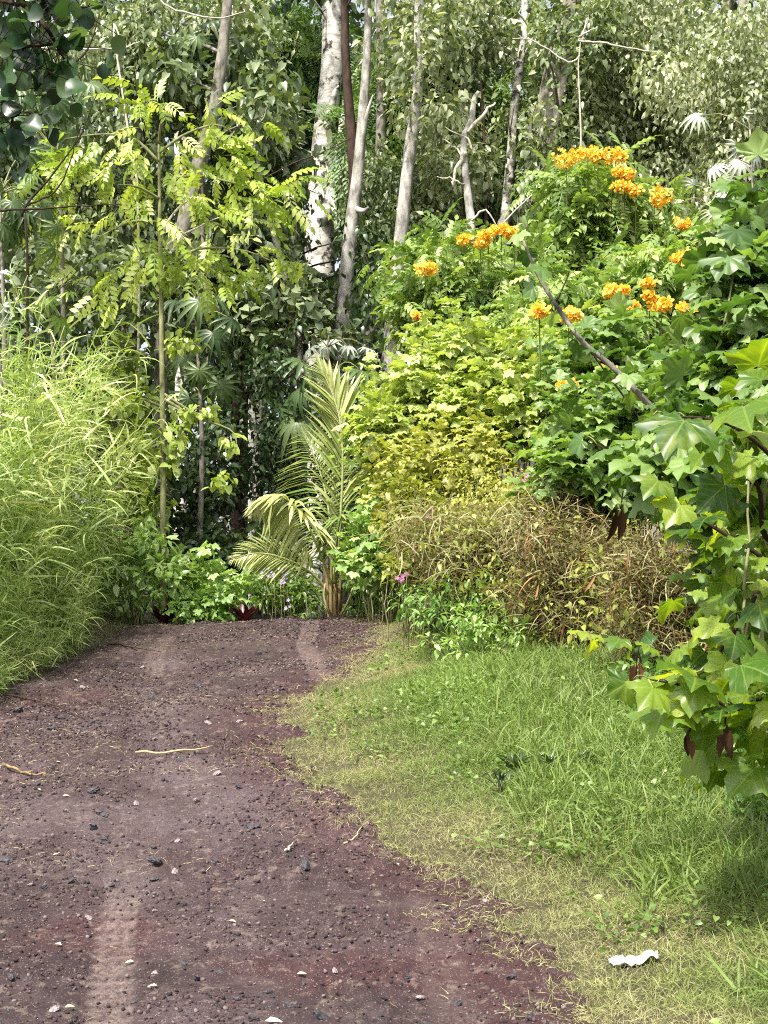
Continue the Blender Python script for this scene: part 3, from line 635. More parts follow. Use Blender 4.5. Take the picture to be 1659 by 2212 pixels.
# pale twin-stemmed big tree etc.  (n,u,v,ru,rv,d,dd)
tree('tall_tree', 'thickest white barked tree with a forked trunk left of centre', 'tree',
     [([(700, 900, 32), (690, 560, 32), (694, 420, 32), (700, 300, 32), (716, 150, 32), (718, 0, 32), (712, -300, 32)], (.36, .31, .26, .24, .2)),
      ([(697, 480, 31.7), (722, 400, 31.7), (738, 300, 31.6), (752, 200, 31.4), (790, 120, 31)], (.15, .13, .11, .08, .03)),
      ([(712, 250, 31.7), (722, 205, 31.6), (732, 185, 31.5)], (.10, .07, .02)),
      ([(700, 350, 31.9), (718, 420, 31.6), (726, 490, 31.3)], (.10, .08, .04))],
     'bark_white', [(26, 620, -60, 190, 120, 32, 2), (10, 620, 320, 70, 120, 33, 1.5)], 'dark', BGG, LANCEW, .3, 30, .8, limbs=7)
tree('slender_tree', 'slender dark barked trunk leaning on a pale stem at the centre', 'tree',
     [([(712, 790, 25), (728, 690, 25), (748, 610, 25), (757, 500, 25), (768, 400, 25), (760, 300, 25), (750, 180, 25), (745, 60, 25), (744, -250, 25)], (.10, .12, .12, .12, .11, .08, .075, .07)),
      ([(742, 820, 25.4), (742, 700, 25.4), (748, 600, 25.1)], (.09, .09, .08))],
     'bark_dark', [(10, 760, -120, 120, 90, 25, 1)], 'olive', BGG, limbs=3)
tree('slender_tree', 'pale grey slender trunk rising from the cecropia leaves at centre', 'tree',
     [([(738, 800, 24.8), (745, 640, 24.8), (757, 500, 24.8), (772, 380, 24.8), (786, 220, 24.8), (795, 60, 24.8), (800, -250, 24.8)], (.13, .13, .12, .10, .085, .07, .06)),
      ([(775, 370, 24.8), (790, 260, 24.6), (806, 205, 24.5)], (.05, .04, .015)),
      ([(765, 450, 24.8), (785, 456, 24.6), (796, 448, 24.5)], (.06, .045, .02))],
     'bark_pale', [(8, 830, -150, 120, 90, 25, 1)], 'olive', BGG, limbs=3)
tree('slender_tree', 'grey trunk leaning right with a flared foot behind the bright bushes', 'tree',
     [([(832, 905, 24), (836, 820, 24), (852, 640, 24), (872, 450, 24), (888, 300, 24), (903, 180, 24), (906, -200, 24)], (.13, .12, .115, .11, .10, .09, .07)),
      ([(840, 860, 23.9), (858, 780, 23.9), (876, 700, 23.8), (884, 660, 23.8)], (.07, .06, .04, .02))],
     'bark_pale', [(34, 910, 130, 85, 110, 24, 1.6), (14, 990, 330, 60, 60, 24, 1.2), (8, 850, -60, 80, 60, 24, 1)], 'olive2', BGG, limbs=12)
tree('slender_tree', 'thin white trunk bending upward right of the dead snag', 'tree',
     [([(1086, 560, 27), (1092, 470, 27), (1104, 330, 27), (1112, 220, 27), (1126, 120, 27), (1134, 50, 27), (1132, -200, 27)], (.12, .10, .085, .08, .075, .07, .05)),
      ([(1122, 140, 27), (1145, 95, 26.8), (1160, 70, 26.6)], (.03, .02, .01)), ([(1128, 85, 27), (1160, 88, 26.8), (1210, 125, 26.5), (1230, 140, 26.4)], (.04, .03, .025, .012))],
     'bark_white', [(40, 1060, 60, 120, 110, 27.5, 1.6), (10, 1150, 250, 60, 60, 27, 1)], 'olive', BGG, limbs=9)
tree('vine_clad_tree', 'shaggy grey brown trunk hung with vines right of centre', 'tree',
     [([(1150, 560, 26), (1165, 430, 26), (1180, 260, 26), (1205, 120, 26), (1238, 0, 26), (1265, -200, 26)], (.24, .22, .2, .18, .15)),
      ([(1178, 450, 25.9), (1195, 300, 25.7), (1222, 150, 25.6), (1246, 30, 25.6)], (.09, .09, .08, .06))],
     'bark_grey', [(44, 1270, 90, 110, 120, 25.5, 1.6), (20, 1180, 330, 70, 120, 25.2, .6)], 'olive', BGG, limbs=14)
def snag():
    root = empty('dead_tree', (*P(1012, 560, 23)[:2], float(G(*P(1012, 560, 23)[:2]))), 'bleached leafless snag with broken forked limbs', 'dead tree')
    L = MB(); b0 = P(1016, 900, 23); b0[2] = root.location.z
    L.tube(spline([b0, P(1018, 560, 23), P(1014, 450, 23), P(1006, 380, 23), P(1002, 300, 23), P(1018, 262, 23), P(1024, 215, 23), P(1034, 198, 23)], 26), [.08, .07, .055, .05, .025], 8)
    L.build('trunk', M['bark_pale'], root)
    for pts, r in [([(1004, 330), (985, 365), (978, 405)], .045), ([(1012, 285), (1040, 250), (1060, 230), (1068, 226)], .035), ([(1022, 330), (1010, 300), (990, 290), (960, 275)], .02), ([(1004, 350), (985, 320), (955, 300)], .02), ([(1004, 400), (975, 388), (940, 380)], .015), ([(1016, 480), (1045, 455), (1080, 495)], .02), ([(1034, 560), (1050, 520), (1100, 470), (1170, 400), (1210, 370)], .018)]:
        L = MB(); L.tube(spline([P(u, v, 22.95) for u, v in pts], 10) + rnd(10) * .012, [r, r * .8, r * .35], 6); L.build('branch', M['twig_pale'], root)
snag()
tree('leaning_tree', 'grey leaning trunk half hidden behind the yellow green sapling', 'tree',
     [([(350, 700, 22), (362, 640, 22), (385, 540, 22), (408, 440, 22), (432, 350, 22), (470, 200, 22), (500, -80, 22)], (.11, .12, .12, .12, .12, .1, .07))],
     'bark_grey', [(30, 420, 120, 160, 110, 23, 1.2), (10, 540, 210, 60, 60, 22, 1)], 'olive', BGG, limbs=10, size=.17)
tree('leaning_tree', 'thin mottled trunk leaning left above the dark hollow', 'tree',
     [([(648, 770, 23), (636, 700, 23), (616, 600, 23), (590, 500, 23), (565, 400, 23), (540, 200, 23)], (.055, .055, .05, .05, .04, .03))],
     'bark_pale', [(34, 560, 300, 90, 110, 25, 1.6), (30, 520, 560, 130, 80, 23.6, .8)], 'vine', BGG, limbs=6, size=.18)
for args in [
    ('feathery green tree at the top between sapling and white trunk', (560, 500, 34), (570, -100, 34), [(70, 610, 180, 120, 120, 34.5, 1.5), (20, 560, 60, 90, 60, 34, 2)], 'feather', BIPIN, .8, 16),
    ('feathery green tree in the gap right of the pale trunks', (960, 500, 31), (970, -150, 31), [(34, 970, 210, 110, 90, 31, 2), (20, 830, 300, 70, 120, 31, 2), (20, 1010, 400, 90, 60, 30, 2)], 'feather', BIPIN, .8, 16)]:
    lab, a, b, regs, lf, tm, sz, per = args
    tree('feathery_tree', lab, 'tree', [([a, ((a[0] + b[0]) / 2 + 8, (a[1] + b[1]) / 2, a[2]), b], (.12, .1, .06))], 'bark_grey', regs, lf, BGG, tm, sz, per, .9, .35, limbs=10)
for (lab, a, b, regs, lf, sz, per, bark, tint) in [
    ('olive leaved tree filling the top right beyond the orange flowers', (1400, 620, 27), (1385, -200, 27), [(110, 1400, 120, 150, 150, 26.5, 1.8), (40, 1450, 330, 120, 100, 26, 1.5)], 'olive2', .17, 34, 'bark_pale', (.1, 1)),
    ('grey green tree reaching the upper right corner', (1590, 620, 25), (1600, -200, 25), [(80, 1600, 170, 130, 150, 24.5, 1.5), (30, 1560, 400, 110, 90, 25, 1.5)], 'olive2', .16, 32, 'bark_grey', (.2, 1)),
    ('dusky tree behind the orange flowered shrub', (1290, 700, 29), (1300, -100, 29), [(70, 1290, 330, 160, 150, 28, 1.5), (30, 1240, 180, 110, 90, 28, 1.5)], 'olive', .18, 30, 'bark_grey', (0, .9)),
    ('olive tree with drooping leaves at the top centre', (985, 640, 28.5), (1000, -150, 28.5), [(50, 980, 40, 110, 90, 28, 1.5), (40, 960, 330, 100, 110, 28, 1.5)], 'olive2', .17, 30, 'bark_pale', (.1, 1)),
    ('dark drooping tree between the white trunks at mid height', (800, 760, 29), (820, -100, 29), [(60, 800, 480, 110, 160, 28, 1.5), (30, 930, 560, 90, 110, 27, 1.5)], 'olive', .18, 28, 'bark_grey', (0, .8)),
    ('dark green tree behind the leaning thin trunk', (520, 800, 27), (530, 0, 27), [(90, 540, 560, 200, 140, 26, 1.6), (50, 600, 420, 110, 110, 28, 1.5)], 'dark', .18, 30, 'bark_dark', (.1, 1)),
    ('dim tree at the far left behind the sapling', (140, 800, 25), (120, -100, 25), [(110, 180, 480, 240, 170, 24.5, 1.6), (60, 60, 300, 170, 120, 24, 1.6)], 'olive', .17, 30, 'bark_grey', (0, .95)),
    ('olive tree across the top left above the sapling', (280, 600, 24), (300, -150, 24), [(80, 300, 110, 200, 100, 23.5, 1.2), (40, 460, 60, 120, 90, 24, 1.2)], 'olive', .17, 30, 'bark_grey', (.1, 1)),
    ('outlying olive tree beyond the right edge', (1760, 620, 25), (1760, -200, 25), [(80, 1800, 250, 140, 330, 25, 2)], 'olive2', .2, 26, 'bark_grey', (.1, 1)),
    ('outlying dim tree beyond the left edge', (-130, 700, 24), (-120, -200, 24), [(80, -150, 300, 140, 380, 24, 2)], 'olive', .2, 26, 'bark_grey', (0, .9))]:
    tree('forest_tree', lab, 'tree', [([a, ((a[0] + b[0]) / 2 + 12, (a[1] + b[1]) / 2, a[2]), b], (.15, .11, .07))], bark, regs, lf, BGG, DROOP if len(lab) % 2 else LANCEW, sz * .62, int(per * 3.4), .6, .9, .35, out=.45, tint=tint, limbs=14)
# far bare trunks
for (lab, pts, r, bark) in [
    ('pale far trunk seen through the canopy at the top left', [(392, 700, 38), (386, 200, 38), (382, -200, 38)], .16, 'bark_white'),
    ('pale straight far trunk below the right branches', [(1318, 500, 30), (1322, 190, 30), (1334, -200, 30)], .13, 'bark_white'),
    ('grey far trunk at the upper right edge', [(1640, 500, 29), (1650, 100, 29), (1652, -200, 29)], .14, 'bark_pale'),
    ('brown trunk beside the dark gap at the upper right', [(1560, 400, 30), (1570, 80, 30), (1572, -200, 30)], .16, 'bark_dark'),
    ('thin dark pole like trunk crossing the white snag', [(1050, 500, 24), (1044, 260, 24), (1037, 160, 24)], .025, 'bark_dark'),
    ('thin grey trunk left of the feathery tree', [(545, 600, 34), (555, 100, 34), (560, -200, 34)], .09, 'bark_pale'),
    ('crooked thin grey trunk near the orange flowers', [(1112, 700, 25.5), (1118, 500, 25.5), (1140, 350, 25.5), (1150, 230, 25.5)], .05, 'bark_grey')]:
    tree('leafless_tree', lab, 'tree', [(pts, (r, r * .85, r * .6))], bark, [], 'dark', 'bare trunks seen in the forest')

# loose bare limbs seen among the canopy, each carried by a tree
def bare(parent_u, parent_d, pts, r, mat, label):
    root = empty('bare_limb', P(*pts[0]), label, 'branch'); L = MB(); L.tube(spline([P(*a) for a in pts], 14) + rnd(14) * r * .4, [r, r * .8, r * .3], 6); L.build('branch', M[mat], root)
    return root
def limbs_on(label, pts_list, r, mat, name='bare_sapling', cat='sapling'):
    p = P(*pts_list[0][0]); root = empty(name, (p[0], p[1], float(G(p[0], p[1]))), label, cat)
    for k, pts in enumerate(pts_list):
        q = [P(*a) for a in pts]
        if k == 0: q = [np.array([p[0], p[1], root.location.z - .05])] + q
        L = MB(); s = spline(q, 20); s[1:] += rnd(19) * r * .25; L.tube(s, [r * (1 if k == 0 else .7), r * .7 * (1 if k == 0 else .8), r * .3], 6); L.build('stem' if k == 0 else 'branch', M[mat], root)
    return root
limbs_on('leafless sapling with long pale level limbs at the upper right', [[(1262, 500, 23.5), (1255, 300, 23.5), (1250, 130, 23.5), (1268, 40, 23.5)], [(1250, 88, 23.5), (1300, 92, 23.4), (1340, 100, 23.3), (1400, 110, 23.2), (1424, 112, 23.2)], [(1250, 88, 23.5), (1268, 50, 23.5), (1272, 32, 23.5)], [(1250, 80, 23.5), (1275, 66, 23.4), (1292, 58, 23.4)], [(1252, 120, 23.5), (1230, 135, 23.5), (1180, 105, 23.5), (1140, 84, 23.5), (1107, 84, 23.5)]], .022, 'twig_pale')
limbs_on('dark bare sapling arching in front of the canopy at the left', [[(60, 560, 16), (50, 460, 16), (110, 380, 16), (170, 300, 16), (210, 200, 16)], [(60, 445, 16), (130, 400, 16), (175, 270, 15.8)], [(-60, 180, 12), (40, 190, 12), (100, 165, 12), (180, 120, 12), (215, 30, 12)], [(0, 455, 15.5), (100, 450, 15.5), (260, 440, 15.5)]], .018, 'twig_dark')
limbs_on('slim bleached sapling with a curved tip at the top left', [[(300, 500, 20), (280, 300, 20), (245, 60, 20), (262, 90, 20), (275, 100, 20)], [(330, -60, 19), (350, 5, 19), (420, 32, 19), (480, 38, 19), (530, 25, 19)], [(60, 105, 19), (150, 105, 19), (260, 104, 19), (300, 90, 19)], [(80, 330, 19), (150, 350, 19), (215, 366, 19)]], .022, 'twig_pale')
limbs_on('fine branching bare stem above the trunk foot at centre', [[(880, 700, 21), (850, 660, 21), (800, 580, 21), (785, 530, 21)], [(700, 330, 21), (640, 350, 21), (570, 385, 21), (540, 395, 21)], [(758, 298, 21), (715, 320, 21), (640, 360, 21)]], .015, 'bark_dark')

# ---------------------------------------------------------------- dark understorey
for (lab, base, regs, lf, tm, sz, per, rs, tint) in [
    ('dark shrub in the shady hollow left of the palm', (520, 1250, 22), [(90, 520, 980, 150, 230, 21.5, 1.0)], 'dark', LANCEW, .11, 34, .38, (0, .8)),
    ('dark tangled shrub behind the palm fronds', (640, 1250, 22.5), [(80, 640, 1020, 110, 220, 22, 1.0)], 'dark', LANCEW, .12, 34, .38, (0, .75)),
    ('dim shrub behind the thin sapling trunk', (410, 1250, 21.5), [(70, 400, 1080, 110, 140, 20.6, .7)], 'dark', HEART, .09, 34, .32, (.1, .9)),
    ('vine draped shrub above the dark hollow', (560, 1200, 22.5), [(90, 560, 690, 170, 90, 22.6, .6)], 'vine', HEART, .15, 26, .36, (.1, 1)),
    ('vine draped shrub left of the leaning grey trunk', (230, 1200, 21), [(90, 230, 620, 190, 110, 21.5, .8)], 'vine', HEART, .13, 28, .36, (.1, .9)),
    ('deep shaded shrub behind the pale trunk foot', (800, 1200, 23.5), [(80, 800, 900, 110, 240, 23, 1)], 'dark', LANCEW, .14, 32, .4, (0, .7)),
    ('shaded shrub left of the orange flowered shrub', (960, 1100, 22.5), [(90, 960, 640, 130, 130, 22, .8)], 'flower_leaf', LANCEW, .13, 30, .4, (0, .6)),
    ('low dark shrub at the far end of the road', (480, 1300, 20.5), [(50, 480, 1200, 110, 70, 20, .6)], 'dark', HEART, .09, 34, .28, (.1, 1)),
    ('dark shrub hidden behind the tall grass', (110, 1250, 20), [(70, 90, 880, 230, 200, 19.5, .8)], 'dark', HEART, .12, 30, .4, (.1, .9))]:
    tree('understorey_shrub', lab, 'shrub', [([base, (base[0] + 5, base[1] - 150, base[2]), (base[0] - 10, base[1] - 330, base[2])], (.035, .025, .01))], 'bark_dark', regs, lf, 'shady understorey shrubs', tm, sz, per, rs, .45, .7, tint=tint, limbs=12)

# ---------------------------------------------------------------- cecropias
def cecropia(label, base, top, leaves, leafm='cecr', size=.42, Tm=PALM11, group='cecropias with umbrella leaves'):
    g = P(*base); gz = float(G(g[0], g[1])); root = empty('cecropia', (g[0], g[1], gz), label, 'cecropia', group)
    tp = P(*top); L = MB(); s = spline([np.array([g[0], g[1], gz - .1]), (np.array([g[0], g[1], gz]) + tp) / 2 + [.1, .05, 0], tp], 14); L.tube(s, [.05, .035, .012], 8); L.build('trunk', M['bark_grey'], root)
    L = MB(); Q = MB(); pos = []; D = []; N = []
    for (u, v) in leaves:
        c = P(u, v, top[2] - .3 + rng.random() * .9); pos.append(c); o = nrm((c - tp)[None])[0]
        D.append([rng.normal() * .5 + o[0], -.35 + rng.normal() * .3, o[2] - .5]); N.append([o[0] * .4 + rng.normal() * .3, -.75 + rng.normal() * .35, .7])
        k = np.argmin(np.linalg.norm(s - c, axis=1) + (s[:, 2] > c[2] + .1) * 1.0); Q.tube(spline([s[k], (s[k] + c) / 2 + [0, 0, .12], c], 6), [.010, .006], 4)
    Q.build('leaf_stalk', M['bark_green'], root)
    n = len(pos); L.stamp(Tm, np.array(pos), basis(np.array(D), np.array(N)), size * (.8 + .4 * rng.random(n)), .1 + .9 * rng.random(n)); L.build('crown', M[leafm], root)
def jitter(u, v, ru, rv, n): return [(u + ru * rng.normal() * .6, v + rv * rng.normal() * .6) for _ in range(n)]
cecropia('dark cecropia behind the palm at the foot of the pale trunks', (690, 1250, 20.5), (720, 800, 20.5), [(650, 850), (610, 880), (680, 800), (740, 830), (800, 860), (780, 800), (820, 900), (700, 880), (650, 780), (760, 900), (640, 910), (830, 820)], size=.95)
cecropia('cecropia with large hanging leaves beside the leaning grey trunk', (420, 1250, 20), (420, 640, 20), [(430, 650), (400, 700), (460, 720), (395, 770), (430, 800), (475, 830), (410, 860), (450, 640), (380, 650), (500, 690)], size=.85)
cecropia('yellowish cecropia above the tall grass at the left', (110, 1200, 18), (105, 640, 18), [(100, 645), (60, 665), (150, 630), (130, 690), (200, 620)], 'cecr_light', .5, PALM9)
cecropia('cecropia high at the top left above the sapling crown', (420, 1100, 22.5), (430, 60, 22.5), jitter(420, 110, 110, 80, 26), size=.85)
cecropia('cecropia reaching over the left corner canopy', (120, 1100, 18.5), (120, 160, 18.5), jitter(90, 260, 120, 130, 26), size=.7)
cecropia('drooping cecropia at the left edge', (-20, 1100, 17), (0, 420, 17), jitter(40, 460, 80, 90, 20), size=.6)
cecropia('cecropia beside the thick white trunk', (600, 1100, 24), (640, 230, 24), jitter(610, 300, 40, 90, 10) + [(560, 255), (640, 200)], size=.8)
cecropia('silver leaved cecropia at the right edge', (1625, 1000, 21), (1620, 280, 21), [(1610, 250), (1590, 315), (1625, 335), (1600, 350), (1570, 420), (1510, 250), (1545, 360)], 'silver', .62, PALM11)
cecropia('grey cecropia right of the orange flowers', (1520, 1000, 20.5), (1540, 450, 20.5), [(1545, 460), (1500, 400), (1470, 440), (1520, 500), (1580, 440), (1570, 500), (1600, 400), (1560, 390)], 'vine', .6, PALM11)
cecropia('small cecropia with silver upturned leaves above the palm tip', (706, 1200, 18.9), (708, 750, 18.9), [(710, 745), (670, 752), (752, 748), (795, 752), (712, 738)], 'silver', .42, PALM9)
cecropia('cecropia shoot with white dead leaves at the left edge', (-20, 1200, 15), (-10, 640, 15), [(0, 590), (5, 660), (0, 690), (-30, 620)], 'silver', .4, PALM9)

# ---------------------------------------------------------------- yellow-green sapling by the road end
def sapling():
    d = 17.6; b = P(352, 1335, d); gz = float(G(b[0], b[1])); root = empty('sapling_tree', (b[0], b[1], gz), 'slim sapling with bright yellow green leaflets standing at the end of the road', 'sapling')
    L = MB(); tr = spline([[b[0], b[1], gz - .1], P(352, 1240, d), P(352, 1000, d), P(349, 700, d), P(345, 450, d), P(343, 300, d)], 30); L.tube(tr, [.055, .04, .035, .03, .022, .012], 8); L.build('trunk', M['bark_green'], root)
    br = [([(346, 560), (352, 500), (380, 455), (410, 430), (425, 420), (440, 428)], 'twig_pale'), ([(352, 560), (370, 520), (420, 495), (460, 475), (500, 462)], 'twig_pale'), ([(345, 430), (300, 405), (255, 398)], 'bark_green'), ([(344, 330), (400, 290), (470, 270), (520, 300)], 'bark_green'), ([(344, 350), (290, 300), (220, 290), (140, 300)], 'bark_green'), ([(343, 310), (350, 260), (380, 225)], 'bark_green'), ([(346, 480), (280, 480), (200, 520)], 'bark_green'), ([(345, 390), (430, 380), (520, 400), (590, 420)], 'bark_green'), ([(350, 590), (420, 540), (520, 540), (590, 565)], 'bark_green'), ([(352, 850), (400, 880), (450, 905)], 'bark_green'), ([(352, 880), (300, 860), (260, 870)], 'bark_green'), ([(352, 860), (420, 900), (500, 930), (512, 970)], 'bark_green'), ([(352, 760), (380, 740), (420, 740)], 'bark_green')]
    L = {'twig_pale': MB(), 'bark_green': MB()}
    for pts, mt in br:
        o = rng.normal() * .5; q = spline([P(u, v, d + o * i / len(pts)) for i, (u, v) in enumerate(pts)], 12); L[mt].tube(q, [.02, .014, .005], 6)
    L['twig_pale'].build('branch', M['twig_pale'], root); L['bark_green'].build('branch', M['bark_green'], root)
    L = MB()
    regs = [(52, 245, 320, 120, 60, d, .7), (60, 450, 300, 80, 70, d, .7), (26, 340, 240, 60, 40, d, .5), (42, 160, 350, 60, 50, d, .5), (44, 400, 400, 150, 50, d, .6), (28, 560, 420, 55, 28, d, .5), (50, 200, 460, 100, 60, d, .6), (40, 430, 500, 110, 45, d, .6), (34, 570, 560, 50, 24, d, .5), (24, 600, 430, 40, 22, d, .5), (26, 500, 350, 45, 50, d, .5), (26, 250, 560, 80, 30, d, .6), (22, 480, 590, 60, 22, d, .6), (30, 130, 420, 60, 60, d, .6), (30, 230, 620, 60, 30, d, .6), (8, 600, 440, 20, 20, d, .3)]
    cen = np.concatenate([ell(*r) for r in regs]); cen = cen[rng.random(len(cen)) < .2]; n = len(cen) * 3; c = np.repeat(cen, 3, 0) + rnd(n) * .11
    D = (c - P(345, 330, d)) * [1, 1, .3]; D = nrm(D) * .7 + rnd(n) * .55 + [0, 0, -.4]
    L.stamp(PINN, c, basis(D, rnd(n) * .55 + [0, -.25, 1]), .24 + .17 * rng.random(n), rng.random(n))
    L.build('crown', M['yellow'], root)
    L = MB(); regs = [(8, 430, 890, 30, 12, d, .2), (4, 500, 950, 12, 30, d, .2), (10, 390, 740, 25, 15, d, .2), (8, 370, 600, 20, 25, d, .3), (8, 260, 870, 40, 20, d, .3), (6, 350, 620, 25, 25, d, .2), (5, 480, 1040, 12, 15, d, .2), (10, 380, 940, 20, 60, d, .2), (8, 330, 960, 25, 50, d, .2)]
    cen = np.concatenate([ell(*r) for r in regs]); canopy(L, cen, .14, 7, HEART, .10, .7, .6, .6, (.2, 1)); L.build('vine_foliage', M['shrub'], root)
sapling()

# ---------------------------------------------------------------- coconut palm
def palm():
    d = 17.6; b = P(722, 1332, d); gz = float(G(b[0], b[1])); root = empty('coconut_palm', (b[0], b[1], gz), 'young coconut palm with one tall upright frond at the end of the road', 'palm')
    L = MB()
    for k in range(9):
        a = k * .7; q = spline([[b[0] + .06 * math.cos(a), b[1] + .05 * math.sin(a), gz - .05], [b[0] + .08 * math.cos(a), b[1] + .06 * math.sin(a), gz + .35], [b[0] + (.06 + .04 * (k % 3)) * math.cos(a), b[1] + .06 * math.sin(a), gz + .65 + .05 * (k % 4)]], 8)
        L.tube(q, [.028, .024, .012], 6, rng.random())
    L.build('trunk', M['bark_sheath'], root)
    L = MB()
    for q in ([(735, 1330), (752, 1300), (762, 1270)], [(712, 1325), (700, 1290), (703, 1260)]):
        L.tube(spline([P(u, v, d - .12) for u, v in q], 6), [.018, .010], 4)
    L.build('dry_sheath', M['straw'], root)
    fr = [ # pts, leaflen, (tint), side droop, start
        ([(722, 1260, 0), (733, 1150, -.1), (740, 1020, -.2), (736, 920, -.3), (716, 845, -.35), (684, 780, -.4)], .66, (.35, .95), .1, .18),
        ([(718, 1270, 0), (690, 1190, -.4), (655, 1120, -.7), (615, 1075, -.9), (575, 1072, -1.0), (545, 1105, -1.0)], .5, (.55, 1), 1.0, .2),
        ([(718, 1290, 0), (670, 1235, -.2), (610, 1205, -.4), (555, 1195, -.5), (500, 1208, -.6)], .36, (.5, .95), .1, .25),
        ([(722, 1260, .1), (716, 1150, .3), (700, 1050, .5), (676, 980, .6), (650, 930, .7)], .6, (.1, .6), .55, .2),
        ([(724, 1260, -.1), (728, 1170, -.5), (736, 1120, -.7), (752, 1110, -.8)], .36, (.1, .6), 1.0, .25)]
    for pts, ll, tn, dr, st in fr:
        q = spline([P(u, v, d + o) for u, v, o in pts], 66); f = None
        L = MB(); L.tube(q, [.022, .016, .010, .004], 5, tn[1]); f = L.build('frond', M['frond'], root)
        ln = len(q); i0 = int(ln * st); idx = np.repeat(np.arange(i0, ln), 2); t = (idx - i0) / (ln - i0); dirn = nrm(np.gradient(q, axis=0))[idx]
        view = np.array([0, -1., .15]); side = nrm(np.cross(dirn, view)) * np.tile([1, -1], ln - i0)[:, None]
        n = len(idx); ls = ll * (.45 + .85 * np.sin(np.clip(t * .9 + .12, 0, 1) * np.pi)) * (.9 + .2 * rng.random(n)) * (1 - .55 * t)
        D = side * (.75 if st > .19 else .5) + dirn * (.75 + (.5 if st > .19 else 1.1) * t[:, None]) + [0, -.12, -dr] + rnd(n) * .07
        L2 = MB(); L2.stamp(t_lance(.052, .008, .22 + .25 * dr), q[idx], basis(D, rnd(n) * .15 + [0, -.5, 1]), ls, np.clip(tn[0] + (tn[1] - tn[0]) * rng.random(n) + .2 * t, 0, 1))
        o = L2.build('leaflets', M['frond'], None); o.parent = f; o.location = (0, 0, 0)
        o.location = (0, 0, 0)
palm()

# ---------------------------------------------------------------- plants at the road's far edge
def herb(name, label, cat, base, regs, leaf, Tm, size, per, r, tint=(0, 1), droop=.25, up=1.0, stems=10, bark='bark_green', group=None, shell=.5, srad=.005, out=.8, flat=.75, jit=.45):
    b = P(*base); gz = float(G(b[0], b[1])); root = empty(name, (b[0], b[1], gz), label, cat, group)
    cen = np.concatenate([ell(*q) for q in regs]); ks = rng.random(len(cen)) < .2; cen[ks] += unit(int(ks.sum())) * [.22, .12, .12] + [0, -.03, .16]; gg = G(cen[:, 0], cen[:, 1]); cen[:, 2] = np.maximum(cen[:, 2], gg + .06)
    L = MB()
    for i in rng.choice(len(cen), min(stems, len(cen)), replace=False):
        c = cen[i]; a = np.array([b[0] + (c[0] - b[0]) * .35 + rng.normal() * .1, b[1] + (c[1] - b[1]) * .6, 0]); a[2] = float(G(a[0], a[1])) - .04; limb(L, a, c, srad * 1.6, srad * .6, .05, .12, 9, 5)
    L.build('stem', M[bark], root)
    L = MB(); canopy(L, cen, r * (.7 + .6 * rng.random(len(cen))), per, Tm, size, droop, out, shell, tint, flat, up, jit); L.build('foliage', M[leaf], root)
    return root, cen
herb('shrub', 'light green bush between the tall grass and the sapling trunk', 'shrub', (290, 1300, 18), [(56, 275, 960, 65, 120, 18.6, .4), (20, 240, 800, 50, 60, 18.6, .4), (20, 290, 1100, 50, 60, 18.4, .3)], 'shrub', HEART, .11, 14, .2, (.1, 1), stems=14)
HG = 'leafy plants at the far edge of the road'
herb('leafy_plant', 'light green lobed leaf plant right of the sapling foot', 'plant', (450, 1340, 18), [(60, 440, 1265, 100, 55, 18, .4)], 'fresh', LOBED, .13, 9, .16, (.3, 1), group=HG)
herb('leafy_plant', 'bushy light green plant left of the sapling foot', 'plant', (300, 1340, 17.5), [(46, 290, 1250, 70, 60, 17.5, .3), (24, 290, 1170, 60, 40, 17.7, .3)], 'fresh', LANCEW, .13, 12, .18, (.3, 1), group=HG)
herb('leafy_plant', 'low green plant between the two maroon plants', 'plant', (440, 1345, 17.4), [(26, 430, 1318, 80, 20, 17.5, .2)], 'fresh', LOBED, .1, 9, .12, (.1, .8), group=HG)
herb('leafy_plant', 'dark fine leaved plant left of the palm foot', 'plant', (620, 1330, 18.2), [(60, 625, 1280, 70, 45, 18.3, .4)], 'flower_leaf', LANCE, .11, 20, .17, (0, .7), group=HG)
herb('leafy_plant', 'green plant at the right of the palm foot', 'plant', (790, 1325, 18.2), [(50, 800, 1270, 60, 50, 18.2, .4)], 'fresh', LANCEW, .12, 14, .17, (0, .8), group=HG)
def blossoms(label, pts, d, mat, s=.05, name='flowering_herb'):
    b = P(*pts[0], d); root = empty(name, (b[0], b[1], float(G(b[0], b[1]))), label, 'flowers')
    L = MB(); St = MB()
    for (u, v) in pts:
        c = P(u, v, d); L = MB()
        for k in range(3):
            cc = c + rnd(1)[0] * .035
            a = np.linspace(0, 6.28, 5, endpoint=False); D = np.stack([np.cos(a), np.full(5, -.3), np.sin(a)], -1); L.stamp(t_lance(.35, .02, .1), np.repeat(cc[None], 5, 0), basis(D, np.tile([0, -1., .2], (5, 1))), s * .55, rng.random(5))
        g = float(G(c[0], c[1])); St.tube(spline([[c[0] + .02, c[1] + .05, max(g, c[2] - 1.0) - .02], c], 5), [.004, .003], 4); L.build('flower', M[mat], root)
    St.build('stem', M['bark_green'], root); 
blossoms('sprays of pale purple flowers left of the palm foot', [(565, 1236), (575, 1243), (586, 1238), (592, 1244), (612, 1248), (620, 1242), (606, 1260), (660, 1218), (627, 1305), (612, 1226)], 17.7, 'purple', .045)
blossoms('pink flowers on the bank right of the palm', [(868, 1252), (878, 1242), (933, 1232), (925, 1307), (928, 1112), (1157, 1080), (1178, 1038), (1120, 1030)], 14.2, 'pink', .05)
